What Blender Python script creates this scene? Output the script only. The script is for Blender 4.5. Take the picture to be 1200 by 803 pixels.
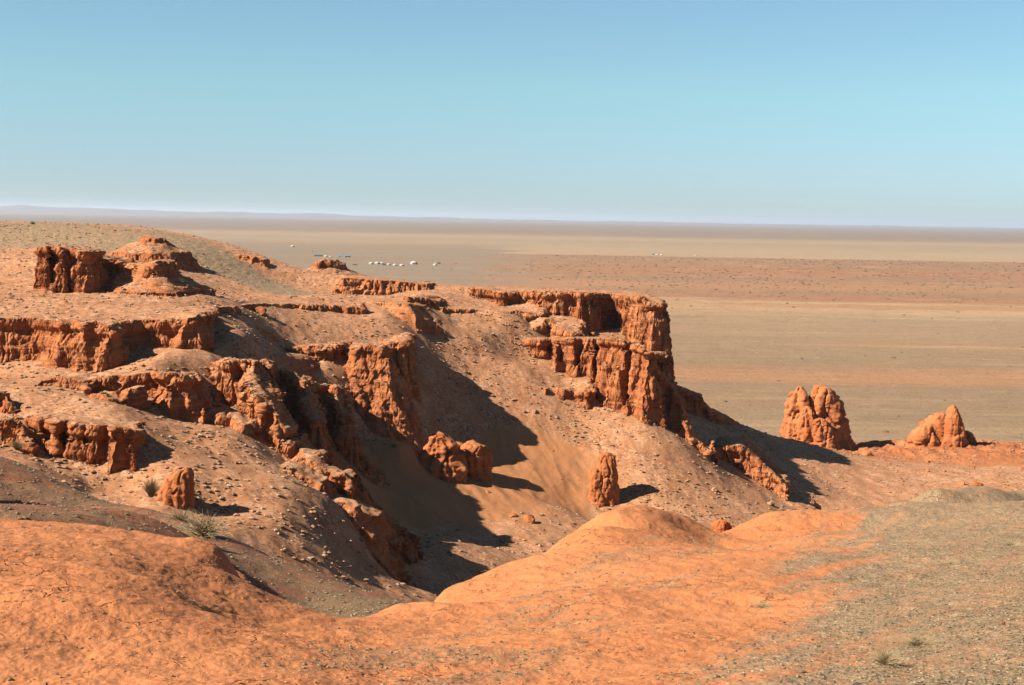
import bpy, bmesh, math, random, time
import numpy as np
from mathutils import Vector, Matrix
T0 = time.time()
S = bpy.context.scene
for o in list(bpy.data.objects): bpy.data.objects.remove(o)
C = S.collection

# ------------------------------------------------------------------ camera
CAMZ = 45.0
F = 1649.0                       # focal length in pixels of the 1200 px wide photograph
ROLL = math.atan(1 / 60.0)
PITCH = math.atan(145.5 * math.cos(ROLL) / F)
fw = np.array([0, math.cos(PITCH), -math.sin(PITCH)])
R0 = np.array([1.0, 0, 0]); U0 = np.cross(R0, fw)
cr, sr = math.cos(ROLL), math.sin(ROLL)
RT = cr * R0 + sr * U0
UP = -sr * R0 + cr * U0
cam = bpy.data.cameras.new('camera'); camo = bpy.data.objects.new('camera', cam); C.objects.link(camo)
M = Matrix(((RT[0], UP[0], -fw[0], 0), (RT[1], UP[1], -fw[1], 0), (RT[2], UP[2], -fw[2], CAMZ), (0, 0, 0, 1)))
camo.matrix_world = M
cam.sensor_width = 36; cam.lens = 36 * F / 1200
cam.clip_start = 0.1; cam.clip_end = 200000
S.camera = camo

# ------------------------------------------------------------------ light
SUN_EL = math.radians(37)
AZ = math.radians(21)            # light travels towards +x, this much away from the camera
Ld = np.array([math.cos(AZ) * math.cos(SUN_EL), math.sin(AZ) * math.cos(SUN_EL), -math.sin(SUN_EL)])
sun = bpy.data.lights.new('sun', 'SUN'); so = bpy.data.objects.new('sun', sun); C.objects.link(so)
sun.energy = 5.0; sun.angle = math.radians(0.5); sun.color = (1.0, 0.93, 0.82)
so.rotation_euler = Vector(Ld).to_track_quat('-Z', 'Y').to_euler()
so.location = (-100, -30, 120)
w = bpy.data.worlds.new('World'); S.world = w; w.use_nodes = True
nt = w.node_tree; bgn = nt.nodes['Background']
sky = nt.nodes.new('ShaderNodeTexSky'); sky.sky_type = 'NISHITA'; sky.sun_disc = False
sky.sun_elevation = SUN_EL
sky.sun_rotation = math.atan2(-Ld[0], -Ld[1])
sky.altitude = 1200; sky.air_density = 1.0; sky.dust_density = 0.15; sky.ozone_density = 1.6
tint = nt.nodes.new('ShaderNodeMix'); tint.data_type = 'RGBA'; tint.blend_type = 'MULTIPLY'; tint.inputs[0].default_value = 1
tint.inputs[7].default_value = (.86, 1.0, .98, 1)
tc = nt.nodes.new('ShaderNodeTexCoord'); sz = nt.nodes.new('ShaderNodeSeparateXYZ'); nt.links.new(tc.outputs['Generated'], sz.inputs[0])
rp = nt.nodes.new('ShaderNodeValToRGB'); nt.links.new(sz.outputs[2], rp.inputs[0]); e_ = rp.color_ramp.elements
for q_ in range(3): e_.new(.5)
for el_, (pp_, cc_) in zip(e_, ((0.0, (.35, .48, .64)), (.03, (.45, .57, .73)), (.09, (.585, .755, .735)), (.16, (.65, .80, .79)), (.5, (.62, .76, .78)))): el_.position = pp_; el_.color = (*cc_, 1)
nt.links.new(rp.outputs[0], tint.inputs[7])
nt.links.new(sky.outputs[0], tint.inputs[6]); nt.links.new(tint.outputs[2], bgn.inputs[0]); bgn.inputs[1].default_value = 0.05
S.view_settings.view_transform = 'Standard'; S.view_settings.look = 'None'
S.view_settings.exposure = 1.65; S.view_settings.gamma = 1; S.view_settings.use_curve_mapping = False
S.cycles.max_bounces = 5; S.cycles.diffuse_bounces = 1; S.cycles.volume_bounces = 0
S.cycles.use_denoising = True

# ------------------------------------------------------------------ pixel <-> world
def ray(px, py):
    a = (px - 600.0) / F; b = -(py - 401.5) / F
    return fw + a * RT + b * UP
def P(px, py, Y):                # the world point seen at a pixel of the photograph, Y metres ahead
    d = ray(px, py); t = Y / d[1]
    return (d[0] * t, Y, CAMZ + d[2] * t)
def proj(p):
    q = p - np.array([0, 0, CAMZ]); zf = q @ fw
    zf = np.where(zf > .05, zf, .05)
    return 600 + F * (q @ RT) / zf, 401.5 - F * (q @ UP) / zf, q @ fw

# ------------------------------------------------------------------ noise
rs = np.random.RandomState(7)
PERM = rs.permutation(1024).astype(np.int32)
ga = rs.normal(size=(1024, 3)); GR = (ga / np.linalg.norm(ga, axis=1)[:, None]).astype(np.float32)
def perlin(x, y, z, seed=0):
    x = np.asarray(x, np.float64) + seed * 17.31; y = np.asarray(y, np.float64) + seed * 5.77
    z = np.broadcast_to(np.asarray(z, np.float64) + seed * 3.13, x.shape)
    xi = np.floor(x).astype(np.int64); yi = np.floor(y).astype(np.int64); zi = np.floor(z).astype(np.int64)
    xf = (x - xi).astype(np.float32); yf = (y - yi).astype(np.float32); zf = (z - zi).astype(np.float32)
    u = xf * xf * xf * (xf * (xf * 6 - 15) + 10); v = yf * yf * yf * (yf * (yf * 6 - 15) + 10); s = zf * zf * zf * (zf * (zf * 6 - 15) + 10)
    out = 0
    for dx in (0, 1):
        hx = PERM[(xi + dx) & 1023]; wx = u if dx else 1 - u
        for dy in (0, 1):
            hy = PERM[(hx + yi + dy) & 1023]; wy = v if dy else 1 - v
            for dz in (0, 1):
                g = GR[PERM[(hy + zi + dz) & 1023]]
                wz = s if dz else 1 - s
                out = out + wx * wy * wz * (g[..., 0] * (xf - dx) + g[..., 1] * (yf - dy) + g[..., 2] * (zf - dz))
    return out * 1.5
def fbm(x, y, z, o=4, seed=0, lac=2.1, gain=.5):
    a = 1; s = 0
    for i in range(o):
        s = s + a * perlin(x, y, z, seed + i * 3); x = x * lac; y = y * lac; z = z * lac; a *= gain
    return s
def ridged(x, y, z, o=3, seed=0):
    a = 1; s = 0
    for i in range(o):
        s = s + a * (1 - 2 * np.abs(perlin(x, y, z, seed + i * 3))); x = x * 2.1; y = y * 2.1; z = z * 2.1; a *= .5
    return s
def sstep(a, b, x):
    t = np.clip((x - a) / (b - a), 0, 1); return t * t * (3 - 2 * t)

def cells(x, y, z, seed=0):
    """broken blocks: distance to the nearest crack and a value per block"""
    x = x + seed * 7.7; y = y + seed * 3.1; n = len(x)
    xi = np.floor(x).astype(np.int64); yi = np.floor(y).astype(np.int64); zi = np.floor(z).astype(np.int64)
    f1 = np.full(n, 9.0); f2 = np.full(n, 9.0); val = np.zeros(n)
    RJ = np.random.RandomState(77).random((1024, 4))
    for dx in (-1, 0, 1):
        for dy in (-1, 0, 1):
            for dz in (-1, 0, 1):
                h_ = PERM[(PERM[(PERM[(xi + dx) & 1023] + yi + dy) & 1023] + zi + dz) & 1023]; j = RJ[h_]
                d = np.sqrt((xi + dx + j[:, 0] - x) ** 2 + (yi + dy + j[:, 1] - y) ** 2 + (zi + dz + j[:, 2] - z) ** 2)
                c = d < f1; f2 = np.where(c, f1, np.minimum(f2, d)); f1 = np.where(c, d, f1); val = np.where(c, j[:, 3], val)
    return f2 - f1, val
# ------------------------------------------------------------------ thin plate surfaces
class TPS:
    def __init__(s, pts, lam=0.0, sc=50.0, soft=4.0):
        p = np.array(pts, float); s.sc = sc
        s.p = p[:, :2] / sc; z = p[:, 2]; n = len(p)
        r = np.hypot(s.p[:, None, 0] - s.p[None, :, 0], s.p[:, None, 1] - s.p[None, :, 1])
        s.c2 = (soft / sc) ** 2
        K = np.sqrt(r * r + s.c2) - lam * np.eye(n)
        Pm = np.c_[np.ones(n), s.p]
        A = np.zeros((n + 3, n + 3)); A[:n, :n] = K; A[:n, n:] = Pm; A[n:, :n] = Pm.T
        s.w = np.linalg.solve(A, np.r_[z, 0, 0, 0]).astype(np.float64)
    def __call__(s, x, y):
        out = np.empty(len(x)); n = len(s.p)
        for i in range(0, len(x), 100000):
            X = x[i:i + 100000] / s.sc; Y = y[i:i + 100000] / s.sc
            acc = s.w[n] + s.w[n + 1] * X + s.w[n + 2] * Y
            for j in range(n):
                acc += s.w[j] * np.sqrt((X - s.p[j, 0]) ** 2 + (Y - s.p[j, 1]) ** 2 + s.c2)
            out[i:i + 100000] = acc
        return out
def W3(l): return [P(*q) for q in l]

base_ctl = W3([
 (0,437,122.0),(0,460,114.0),(0,560,92.0),(-150,440,120.0),(-150,520,100.0),(60,436,122.5),(100,438,123.0),(150,440,122.0),(100,468,112.0),(60,474,110.0),(140,472,112),
 (185,416,123.5),(178,430,124.2),(215,412,127),(235,412,130),
 (60,540,101),(100,560,100),(130,569,99.8),(150,577,99.8),(40,530,102),(60,553,96),(100,578,96),(150,592,95),(20,532,98),(100,620,86),(165,505,104.5),
 (168,470,118.5),(185,487,116.3),(205,496,115.3),(223,499,115.3),(243,491,122.5),(254,487,123),
 (180,520,104.0),(185,560,97.7),(205,600,93.5),(205,520,108),
 (240,515,110.4),(240,545,103),(240,600,97),(240,640,88.0),(275,510,113),(266,478,123),(280,484,122.5),(296,492,122),
 (243,378,139),(250,392,138),(255,405,134),(262,417,129),(270,372,148),(300,365,160),(300,375,155),(300,390,147),(300,404,140),(300,412,136),(340,368,166),(380,370,171),(420,372,175),(340,395,159),(380,395,164),
 (345,430,154.5),(370,433,155),(395,430,155.5),(370,443,152),
 (316,497,134.5),(332,502,137),(348,505,137),(362,506,139.5),(376,507,143.5),(388,507,145),(402,508,148),(335,530,127),(345,545,124),(375,560,124),(380,530,135),
 (402,496,150.5),(425,502,151.3),(440,506,151.5),(470,508,152),(490,470,160),(420,522,149),(450,528,153),
 (300,545,107.7),(340,560,105),(340,600,99),(340,640,94),(390,600,104),(430,625,106),(400,600,106),(400,650,100),(450,560,146),(450,600,136),(450,640,122),(450,680,106),
 (455,372,177.0),(470,385,173.0),(482,440,165.0),(480,415,169),(500,362,185.0),(500,378,182.0),(500,400,176.0),(500,425,170.5),(500,450,166.0),(500,500,160.5),(500,550,152),(500,590,141),(500,640,122),(500,690,104),
 (530,367,190.0),(535,385,186.0),(560,370,191.0),(560,395,185.0),(560,417,180.0),(560,468,171.0),(560,519,163.0),(560,570,151),(560,610,142),(560,650,128),(560,690,112),
 (600,420,186.0),(600,372,192.0),(620,435,180.0),(620,487,171.0),(620,539,163.0),(620,590,150),(620,630,138),
 (680,456,181.0),(680,503,171.0),(680,556,163.0),(680,604,151),(650,470,176.0),
 (708,590,158.0),(700,620,153.0),
 (750,500,172.0),(750,540,166.0),(750,590,158.0),(750,630,149.0),(790,515,172.0),
 (850,548,175.0),(850,570,168.0),(850,600,160.0),(850,640,148.0),
 (870,500,215.0),(910,513,228.0),(885,525,200.0),(915,560,183.0),
 (950,530,240.0),(950,560,196.0),(950,590,178.0),(950,640,155.0),
 (1050,522,246.0),(1050,535,235.0),(1050,560,205.0),(1050,600,180.0),
 (1150,522,243.0),(1150,550,222.0),(1150,580,195.0),(1210,528,240.0),(1210,560,205.0),(1300,545,230.0),(1300,580,200.0)])
base_ctl += [(20,300,-3),(60,300,-3),(100,300,-4),(140,290,-3),(30,340,-5),(160,250,-1),(160,200,2),(-60,300,5),(-120,280,14),(0,260,8),
             (-120,200,22),(-120,130,26),(-60,60,18),(-20,60,14),(20,60,12),(60,60,11),(0,90,13),(30,100,9),(70,120,7),(110,150,5),(-100,80,22),(120,80,6),(100,20,8),(-100,20,20),(0,10,15)]
BASE = TPS(base_ctl, 0.004, 50, 3.0)

plat_ctl = W3([
 (-200,345,140.0),(-200,372,126.0),(0,345,145.0),(0,372,126.0),(60,343,150.0),(120,376,125.0),(120,352,143.0),(0,318,170.0),(-200,300,180.0),(-200,262,230.0),
 (0,263,230.0),(60,262,238.0),(100,265,235.0),(170,272,225.0),(200,282,215.0),(230,296,206.0),(290,325,200.0),(340,344,191.1),
 (0,290,200.0),(100,300,178.0),(150,318,166.0),(200,332,167.2),(150,343,152.0),(200,346,155.1),(240,352,157.8),
 (250,357,153.7),(300,354,165.9),(300,347,178.9),(400,351,186.4),(400,340,205.3),(350,333,208.7),(450,349,200.8),(500,354,188.0),(560,362,193.0),(560,350,203.0),(230,372,131.0),
 (430,325,215.0),(500,333,212.0),(600,338,210.0),(500,342,200.0),(600,346,205.0),(640,366,196.0)])
plat_ctl += [(-60,275,41),(-60,330,25),(-110,275,41),(-20,270,33),(20,280,28),(-110,330,25),(25,230,33),(0,245,34)]
PLAT = TPS(plat_ctl, 0.004, 50, 4.0)

# ------------------------------------------------------------------ rock walls: rims traced in plan, with real height and depth
MES = []
def mesa(name, pts, back=None, hc=5, k=5, s=.6, flute=.6, fs=3.0, rnd=.25, top=None, wall=None):
    """pts: rim (px,py,Y[,hc]); back: closing rim points; hc: height of the steep face, k its slope, s the scree slope under it"""
    v = []
    allp = list(pts) + list(back or [])
    for q in allp:
        X, Y, Z = P(*q[:3]); v.append((X, Y, Z, q[3] if len(q) > 3 else hc))
    MES.append(dict(name=name, v=np.array(v), k=k, s=s, fl=flute, fs=fs, rnd=rnd, top=top))
def thick(pts, t, dz=0):         # a wall: its rim and the same rim t metres further back
    return None
def wallm(name, pts, t=2.0, **kw):
    v = []
    for q in pts:
        X, Y, Z = P(*q[:3]); v.append((X, Y, Z, q[3] if len(q) > 3 else kw.get('hc', 5)))
    b = [(X + 0.2 * t, Y + t, Z, h) for (X, Y, Z, h) in v[::-1]]
    kw.pop('hc', None)
    MES.append(dict(name=name, v=np.array(v + b), k=kw.get('k', 5), s=kw.get('s', .6), fl=kw.get('flute', .5), fs=kw.get('fs', 2.5), rnd=kw.get('rnd', .25), top=None))

mesa('plateau', [(-260,366,128.0,4),(-100,369,127.0,4),(0,371,126.5,3),(22,372,126.5),(60,374,125.5,3),(72,375,128.0),(80,375,125.3),(100,377,125.0,3),(118,379,124.6),(130,381,124.2,4),(136,377,127.5,3),(165,375,130.2,2),(205,375,130.1,2.5),(228,371,130.4,4),(234,366,133.4,3),
   (250,361,145.4,1.2),(300,356,163.7,.5),(340,356,171.1,.5),(414,359,176.3,1.2),(424,361,176.3,2.2),(430,354,181.9,.6),(475,355,180.0,.4),(500,358,187.0,.4),(512,360,189,1.6),(530,361.5,190.6,2.2),(560,363,193.0,2.4),(600,364,194.5,2.6),(618,366,195.0,4),(634,366,196.0,6)],
   [(640,345,203,8),(600,338,210,6),(500,333,212,2),(430,324,218,2),(350,322,225,2),(290,318,235,3),(240,292,245,3),(170,268,262,3),(60,262,275,3),(-100,262,275,3),(-260,262,275,3)],
   k=3.2, s=.85, flute=.8, fs=3.2, top='plat')
mesa('promontory', [(556,338,203,4),(580,341,201,7),(590,342,199,8),(600,342,199.5,9),(606,342,202,9),(612,342,204,9),(622,342,199,9),(640,341.5,198.5,9),(660,341.5,198,10),(680,342,198,12),(692,343,197.4,14),(695,343,205,16),(712,344,209.5,16),(730,346,208,16),(739,347,198,14),(745,346,197,14),(753,346,196.6,14),(757,353,196.4,14),(766,354,196.4,20),(776,356,197,24)],
   [(777,352,206,24),(750,342,214,20),(650,338,214,12),(556,335,214,5)], k=9, s=.7, flute=.9, fs=2.6)
mesa('lower_cliff', [(540,396,186,1.5),(556,398,186,3),(564,398,188,3),(580,399,187,3.5),(588,399,189.5,3.5),(600,399,188,3.5),(606,398,191,3.5),(622,397,188.5,3.5),(636,397,188.5,4),(648,397,191,5),(660,396,185,7),(672,396,184,8),(684,396,187,9),(694,397,182.5,9),(700,397,186,9.5),(708,397,181,9),(720,397,179,9),(732,399,177.5,9.5),(738,402,181,10),(742,403,181.5,10),(747,403,175.8,11),(754,404,174.6,12),(760,412,174.2,13)],
   [(769,414,184,18),(777,412,198,18),(740,385,203,12),(600,390,198,4),(545,392,196,2)], k=6.5, s=.75, flute=1.1, fs=2.8)
wallm('fin', [(762,424,174.8,14),(774,441,177.7,13),(784,449,178.6,12),(794,465,176.7,9),(800,480,175.8,8),(804,494,174.8,6),(811,513,173.9,4),(822,518,173.9,3),(828,526,173.0,2)], t=2.0, k=6, s=.6, flute=.5)
wallm('fin', [(829,530,173.4,3),(832,519,173.9,3),(835,514,174.3,3.5),(838,530,174.1,3)], t=1.4, k=6)
wallm('fin', [(838,530,175.8,3),(842,521,177.7,4),(868,521,177.7,5),(875,528,177.2,5),(886,537,176.7,4.6),(900,549,175.8,4),(912,558,174.8,3),(920,568,173.9,2)], t=7.0, k=7, s=.3, flute=.4)
wallm('fin', [(784,452,201.0,6),(793,455,203.0,6),(812,462,204.0,6),(820,464,204.5,6),(822,474,205.0,5),(832,482,206.0,5),(846,488,208.0,4),(862,498,210.0,3),(878,509,212.0,1.5)], t=3, k=6, s=.5, flute=.5)
# bench between the two tiers and the small bluffs under it
mesa('bench', [(595,380,194,2),(605,382,193,2),(625,384,192,3),(640,372,195,4),(650,380,194,4),(664,388,191,3),(676,388,192,3)], [(680,372,197.5,3),(600,362,201,3)], k=1.6, s=.8, flute=.8, fs=2)
mesa('ledge', [(612,452,177.5,.6),(640,455,176.5,1.0),(646,455,178.5,1.5),(660,456,177,2.5),(666,456,178.5,2.5),(676,458,178.5,2.5),(684,457,177,2.5),(692,452,178,2.5)], [(696,440,184,2),(612,448,181,.5)], k=4, s=.6, flute=.5, fs=1.6)
# left and middle cliffs
mesa('round_cliff', [(166,441,120,4),(178,434,119.5,5),(190,436,118.5,6),(204,436,118,6),(213,438,118,6),(217,438,122,6),(226,436,125,6),(246,433,126,6),(254,431,125.5,6)], [(262,424,134,4),(170,428,131,3)], k=2.6, s=.75, flute=.8, fs=2.4)
mesa('middle_cliff', [(257,424,127,6),(264,420,125.5,7),(272,421,125,7),(281,421,127,7),(288,421,125.2,7),(299,422,125.2,9),(303,424,131,10),(316,427,138,10),(330,434,141,10),(343,436,139.5,10),(350,441,139,10),(357,446,138,10),(361,447,143,10),(374,450,147,9),(386,451,148.5,9),(393,452,146,9),(397,455,151,9),(404,460,153.5,8)],
   [(414,432,162,4),(395,425,163,3),(340,414,155,3),(300,411,147,3),(262,413,137,3)], k=4.2, s=.8, flute=.8, fs=2.4)
wallm('spur', [(298,424,125.5,8),(293,442,123,7),(296,455,121,6),(306,462,120,6),(314,472,119.4,6),(323,485,118.6,5),(334,500,117.8,5)], t=2.6, k=3.2, s=.9, flute=.7, fs=1.8)
wallm('spur', [(353,443,138.8,7),(356,456,136.4,6),(360,472,134,5),(368,490,132,5)], t=1.6, k=4, s=.9, flute=.5, fs=1.6)
wallm('spur', [(391,452,146.8,7),(394,466,144.6,6),(401,485,142.6,5)], t=1.6, k=4, s=.9, flute=.5, fs=1.6)
mesa('bluffs', [(328,408,156,1),(346,407,156,2.5),(354,406,158.4,2.5),(362,405,156.7,2.6),(376,404,157.1,3),(380,404,160.5,3),(386,404,157.5,3),(396,402,157.8,3),(400,402,162,2)], [(420,396,170,1),(330,400,162,1)], k=3.2, s=.7, flute=.6, fs=1.7)
mesa('buttress', [(411,408,158,9),(420,404.5,157.2,9.5),(434,404,156.6,10),(448,406,156.6,10)], [(452,405,161,10),(416,401,166,6)], k=2.35, s=.9, flute=.55, fs=2.4, rnd=.3)
mesa('block', [(450,402,162,8),(457,401,160.5,8),(470,400,160.5,9),(477,394,163,9)], [(479,390,171,7),(450,396,171,4)], k=5, s=.9, flute=.5, fs=2.0)
mesa('capped_block', [(38,486,107,5),(50,488,104,6),(66,491,103,8),(76,492,104.3,8),(92,495,102.4,8),(104,497,103,8),(112,497,102,8),(124,499,102.6,8),(134,499,101.6,8),(146,500,101.8,8),(156,503,102.6,8),(163,500,105,8)], [(158,492,109,5),(70,482,111,3),(42,483,110,3)], k=6.5, s=.9, flute=.7, fs=2.0)
mesa('low_block', [(-90,452,112,5),(-20,455,110,5),(4,458,109.5,5),(14,470,108.5,4),(19,483,107.6,3)], [(10,460,114,3),(-90,448,117,3)], k=2.6, s=.8, flute=.7)
mesa('low_block', [(-90,490,104,5),(0,489,103.5,6),(20,490,103,6),(27,494,102.6,6),(36,516,101.5,3)], [(32,487,108,4),(-90,484,110,3)], k=3, s=.8, flute=.6)
wallm('left_bluff', [(52,446,117.4,1.2),(66,441,117.6,1.6),(80,442,117.4,1.8),(98,446,117,1.2)], t=3, k=2.2, s=.5)
wallm('left_bluff', [(102,446,116.5,2),(108,442,117,2.2),(128,440,118.4,2),(150,440,118.6,2),(170,437,119,2)], t=3, k=3, s=.5)
wallm('left_bluff', [(112,462,113.6,1.4),(122,461,113.5,1.8),(127,468,112.8,1.4)], t=1.6, k=2.4, s=.5)
wallm('left_bluff', [(142,458,115,1.5),(152,454,115,2),(160,455,115,1.8)], t=1.6, k=2.6, s=.5)
# the low ridge that closes the bowl
wallm('low_ridge', [(258,484,118.5,1.6),(264,479,119.4,2),(272,484,119.1,1.6),(286,497,116.7,1.2)], t=2.4, k=2.2, s=.6)
wallm('low_ridge', [(302,486,121.4,3),(312,494,120.2,3),(320,508,117.7,3),(336,520,117.0,6),(346,512,118.4,7),(352,526,118.0,7),(362,538,114.0,7),(378,552,113.1,7),(392,556,112.5,2.5),(402,554,112.5,2),(410,562,112.1,1.2)], t=2.2, k=3.4, s=.8, flute=.7, fs=1.6)
wallm('low_ridge', [(328,546,109.6,1.5),(342,548,109.2,1.8),(360,560,108.7,1.8),(372,566,108.2,1.4)], t=2.2, k=2.6, s=.5)
wallm('low_ridge', [(392,586,107.0,.7),(404,588,106.8,.9),(416,595,106.3,.8)], t=1.2, k=2.4, s=1.5)
# red rocks on the hill and the plateau
wallm('hill_wall', [(46,290,151,4.4),(54,287,150.6,4.6),(60,289,153,4.6),(70,290,150.4,4.8),(80,291,152.4,4.4),(92,292,151,4.6),(100,294,150.6,4.4)], t=3.5, k=9, s=.5, flute=.45, fs=1.6)
wallm('hill_wall', [(101,300,155,3),(120,303,157,2.6),(138,303,156.5,2.2),(142,310,157,1)], t=4, k=4, s=.5)
wallm('hill_wall', [(150,309,157,.8),(168,310,154,1.4),(176,307,153,1.6),(182,306,152.6,1.8)], t=5, k=2.4, s=.5)
wallm('hill_wall', [(162,278,190,.7),(172,276,190,1),(180,279,189,.6)], t=3, k=2, s=.45)
wallm('far_mound', [(370,306,226,1.0),(376,304,225,1.4),(388,304,226,1.2),(400,309,227,1.0)], t=2, k=2, s=.45, flute=.4)
wallm('far_mound', [(262,299,214,1.3),(285,299,214,1.8),(300,301,213,1.6),(306,304,213,1)], t=3, k=3, s=.55, flute=.4)
for q in ([(400,325.5,203,.25),(412,325.5,203,.35),(440,328,204,.35),(500,333,206,.3)], [(388,351,188,.7),(405,350,187,.8),(422,351,188,.6)], [(470,349,187,1),(476,347,186,1.2),(500,349,189,1.2),(512,352,191,1)]):
    wallm('rim_step', q, t=5, k=3, s=2, flute=.5, fs=1.6)

BB = []
for m in MES:
    v = m['v']; hm = v[:, 3].max()
    sk = 3.0; ext = hm / m['k'] + sk + max(0, v[:, 2].max() - 3 - hm - sk * m['s']) / (m['s'] + 1.6) + 2.5
    BB.append((v[:, 0].min() - ext, v[:, 0].max() + ext, v[:, 1].min() - ext, v[:, 1].max() + ext))

def mesa_eval(i, x, y):
    """height of rock i at points, and how far down its face the point is"""
    m = MES[i]; v = m['v']; n = len(v)
    # flutes and gullies bend the plan outline
    f1 = perlin(x / m['fs'], y / m['fs'], 0, 11 + i); f2 = perlin(x / (m['fs'] * .4), y / (m['fs'] * .4), 0, 23 + i)
    f3 = perlin(x / (m['fs'] * 2.7), y / (m['fs'] * 2.7), 0, 31 + i)
    fl = m['fl'] * (np.abs(f1) * 2.1 - .42 + .35 * f2 + .5 * f3)
    dmin = np.full(len(x), 1e9); inside = np.zeros(len(x), bool); wz = np.zeros(len(x)); wh = np.zeros(len(x)); ws = np.zeros(len(x))
    for a in range(n):
        p = v[a]; q = v[(a + 1) % n]; ex, ey = q[0] - p[0], q[1] - p[1]; L2 = ex * ex + ey * ey + 1e-9
        t = np.clip(((x - p[0]) * ex + (y - p[1]) * ey) / L2, 0, 1)
        d = np.hypot(x - p[0] - t * ex, y - p[1] - t * ey)
        wgt = math.sqrt(L2) / (d * d + .04) ** 1.5
        wz += wgt * (p[2] + t * (q[2] - p[2])); wh += wgt * (p[3] + t * (q[3] - p[3])); ws += wgt
        dmin = np.minimum(dmin, d)
        c = ((p[1] > y) != (q[1] > y)) & (x < (q[0] - p[0]) * (y - p[1]) / (q[1] - p[1] + 1e-12) + p[0])
        inside ^= c
    sd = np.where(inside, -dmin, dmin)
    zt = wz / ws; hc = wh / ws
    if m['top'] == 'plat':
        near = sstep(-6, 0, sd)
        ii = np.where(inside)[0]; nr_ = near[ii]; zt[ii] = PLAT(x[ii], y[ii]) * (1 - nr_) + zt[ii] * nr_
    sde = sd + fl * sstep(-1.2, 1.0, sd) + .12 * fl
    r = m['rnd']
    d = np.where(sde > 0, sde, 0)
    d = np.sqrt(d * d + r * r) - r + np.where(sde < 0, 0, 0)
    wc = hc / m['k']
    drop = np.minimum(d, wc) * m['k'] + np.maximum(d - wc, 0) * m['s']
    drop = drop + np.clip(d - wc - m.get('sk', 3.0), 0, None) * 1.6
    return zt - drop, drop, hc

# ------------------------------------------------------------------ foreground hills
A_ctl = W3([
 (0,803,8.6),(200,803,9),(400,803,9.8),(600,803,10.3),(800,803,10),(1000,803,9.6),(1200,803,9.2),
 (-150,600,20),(0,612,18),(60,617,18.3),(120,624,18.8),(180,629,19.8),(230,633,20.5),(262,650,20.5),(276,668,20.3),(285,684,20),
 (0,700,11.5),(120,700,11.8),(200,690,13.6),(260,700,15.6),(150,655,15.6),(230,655,17.6),
 (292,702,19),(304,718,18.6),(345,731,18.6),(390,735,19.2),(450,727,20.4),(520,703,23),(600,663,26.5),(660,629,30.5),(700,606,34),(725,597.5,36),(745,596,36.5),(790,601,37.5),(826,618,36.5),(740,622,31.2),(740,650,26.3),(780,614,33.8),(660,650,26),
 (300,750,13.8),(400,765,14),(500,745,16.5),(600,710,19.5),(600,750,14.8),(700,660,24.5),(700,700,19.5),(700,750,14),(780,640,29),
 (828,640,35),(830,655,32),(856,634,37.5),(880,615,39.5),(905,602,41),(950,601,42),(1000,601,43),(900,650,31),(950,630,35),
 (1040,592,52),(1100,575,57),(1150,569,60),(1200,565,62),(1350,556,66),(1350,700,17),(1000,620,38),(1100,620,36),(1200,620,33),(850,720,18.5),(1000,680,22),(1100,700,18.5),(1200,700,17.5),(1100,750,13),(900,760,13)])
A_ctl += [(-8,5,42.7),(0,4,42.9),(8,5,42.6),(0,-10,43),(-15,-10,43),(15,-10,43),
 (-10,28,37.8),(-7.5,27,38.1),(-5.3,25,38.65),(-4.9,23.2,39.15),(-3.35,20.2,38.5),(-2.9,20.6,38.2),(-2.3,20.8,38.0),(-16,27,37.5),(-4.5,27,37.0),(-2,28,36.5),(0,32,35.5),(-12,30,35),
 (2,38,34.5),(5,43,34),(9,46,33.5),(12,52,32),(18,55,32.8),(24,60,32),(32,68,31),(42,76,30),(2,50,29),(8,60,26),(20,75,22),(35,85,22),(50,95,22),(-5,45,28),(-15,45,28),(55,80,29),(70,60,34),(40,30,40)]
HILL_A = TPS(A_ctl, 0.0005, 20, .45)
B_ctl = W3([
 (-150,470,48),(0,525,44),(60,545,42.5),(120,565,41),(200,592,39),(260,614,37.5),(310,634,36),(360,655,34.5),(420,677,33),(470,692,32),(510,702,31),(545,712,30),
 (-80,520,38),(0,545,37),(60,566,36),(120,585,35),(0,570,31),(0,600,23),(60,590,27),(100,600,25),(150,610,25),(220,615,27),(200,604,32),(300,660,28),(300,690,25),(320,708,24.6),(345,724,23.5),(370,728,23),(392,729,22.6),(345,700,26.2),(400,708,26),(432,722,23.5),(480,705,27)])
B_ctl += [(-16,52,31),(-12,48,31),(-8,44,30),(-5,40,29),(-2,37,28.5),(0,36,28),(3,34,28),(-25,60,28),(-18,62,24),(-6,52,21),(4,46,20),(-14,20,38),(-6,17,37.5),(-2,19,37.5),(2,24,36),(-30,40,37),(-30,20,40),(6,28,34)]
HILL_B = TPS(B_ctl, 0.002, 20, 1.5)

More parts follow.
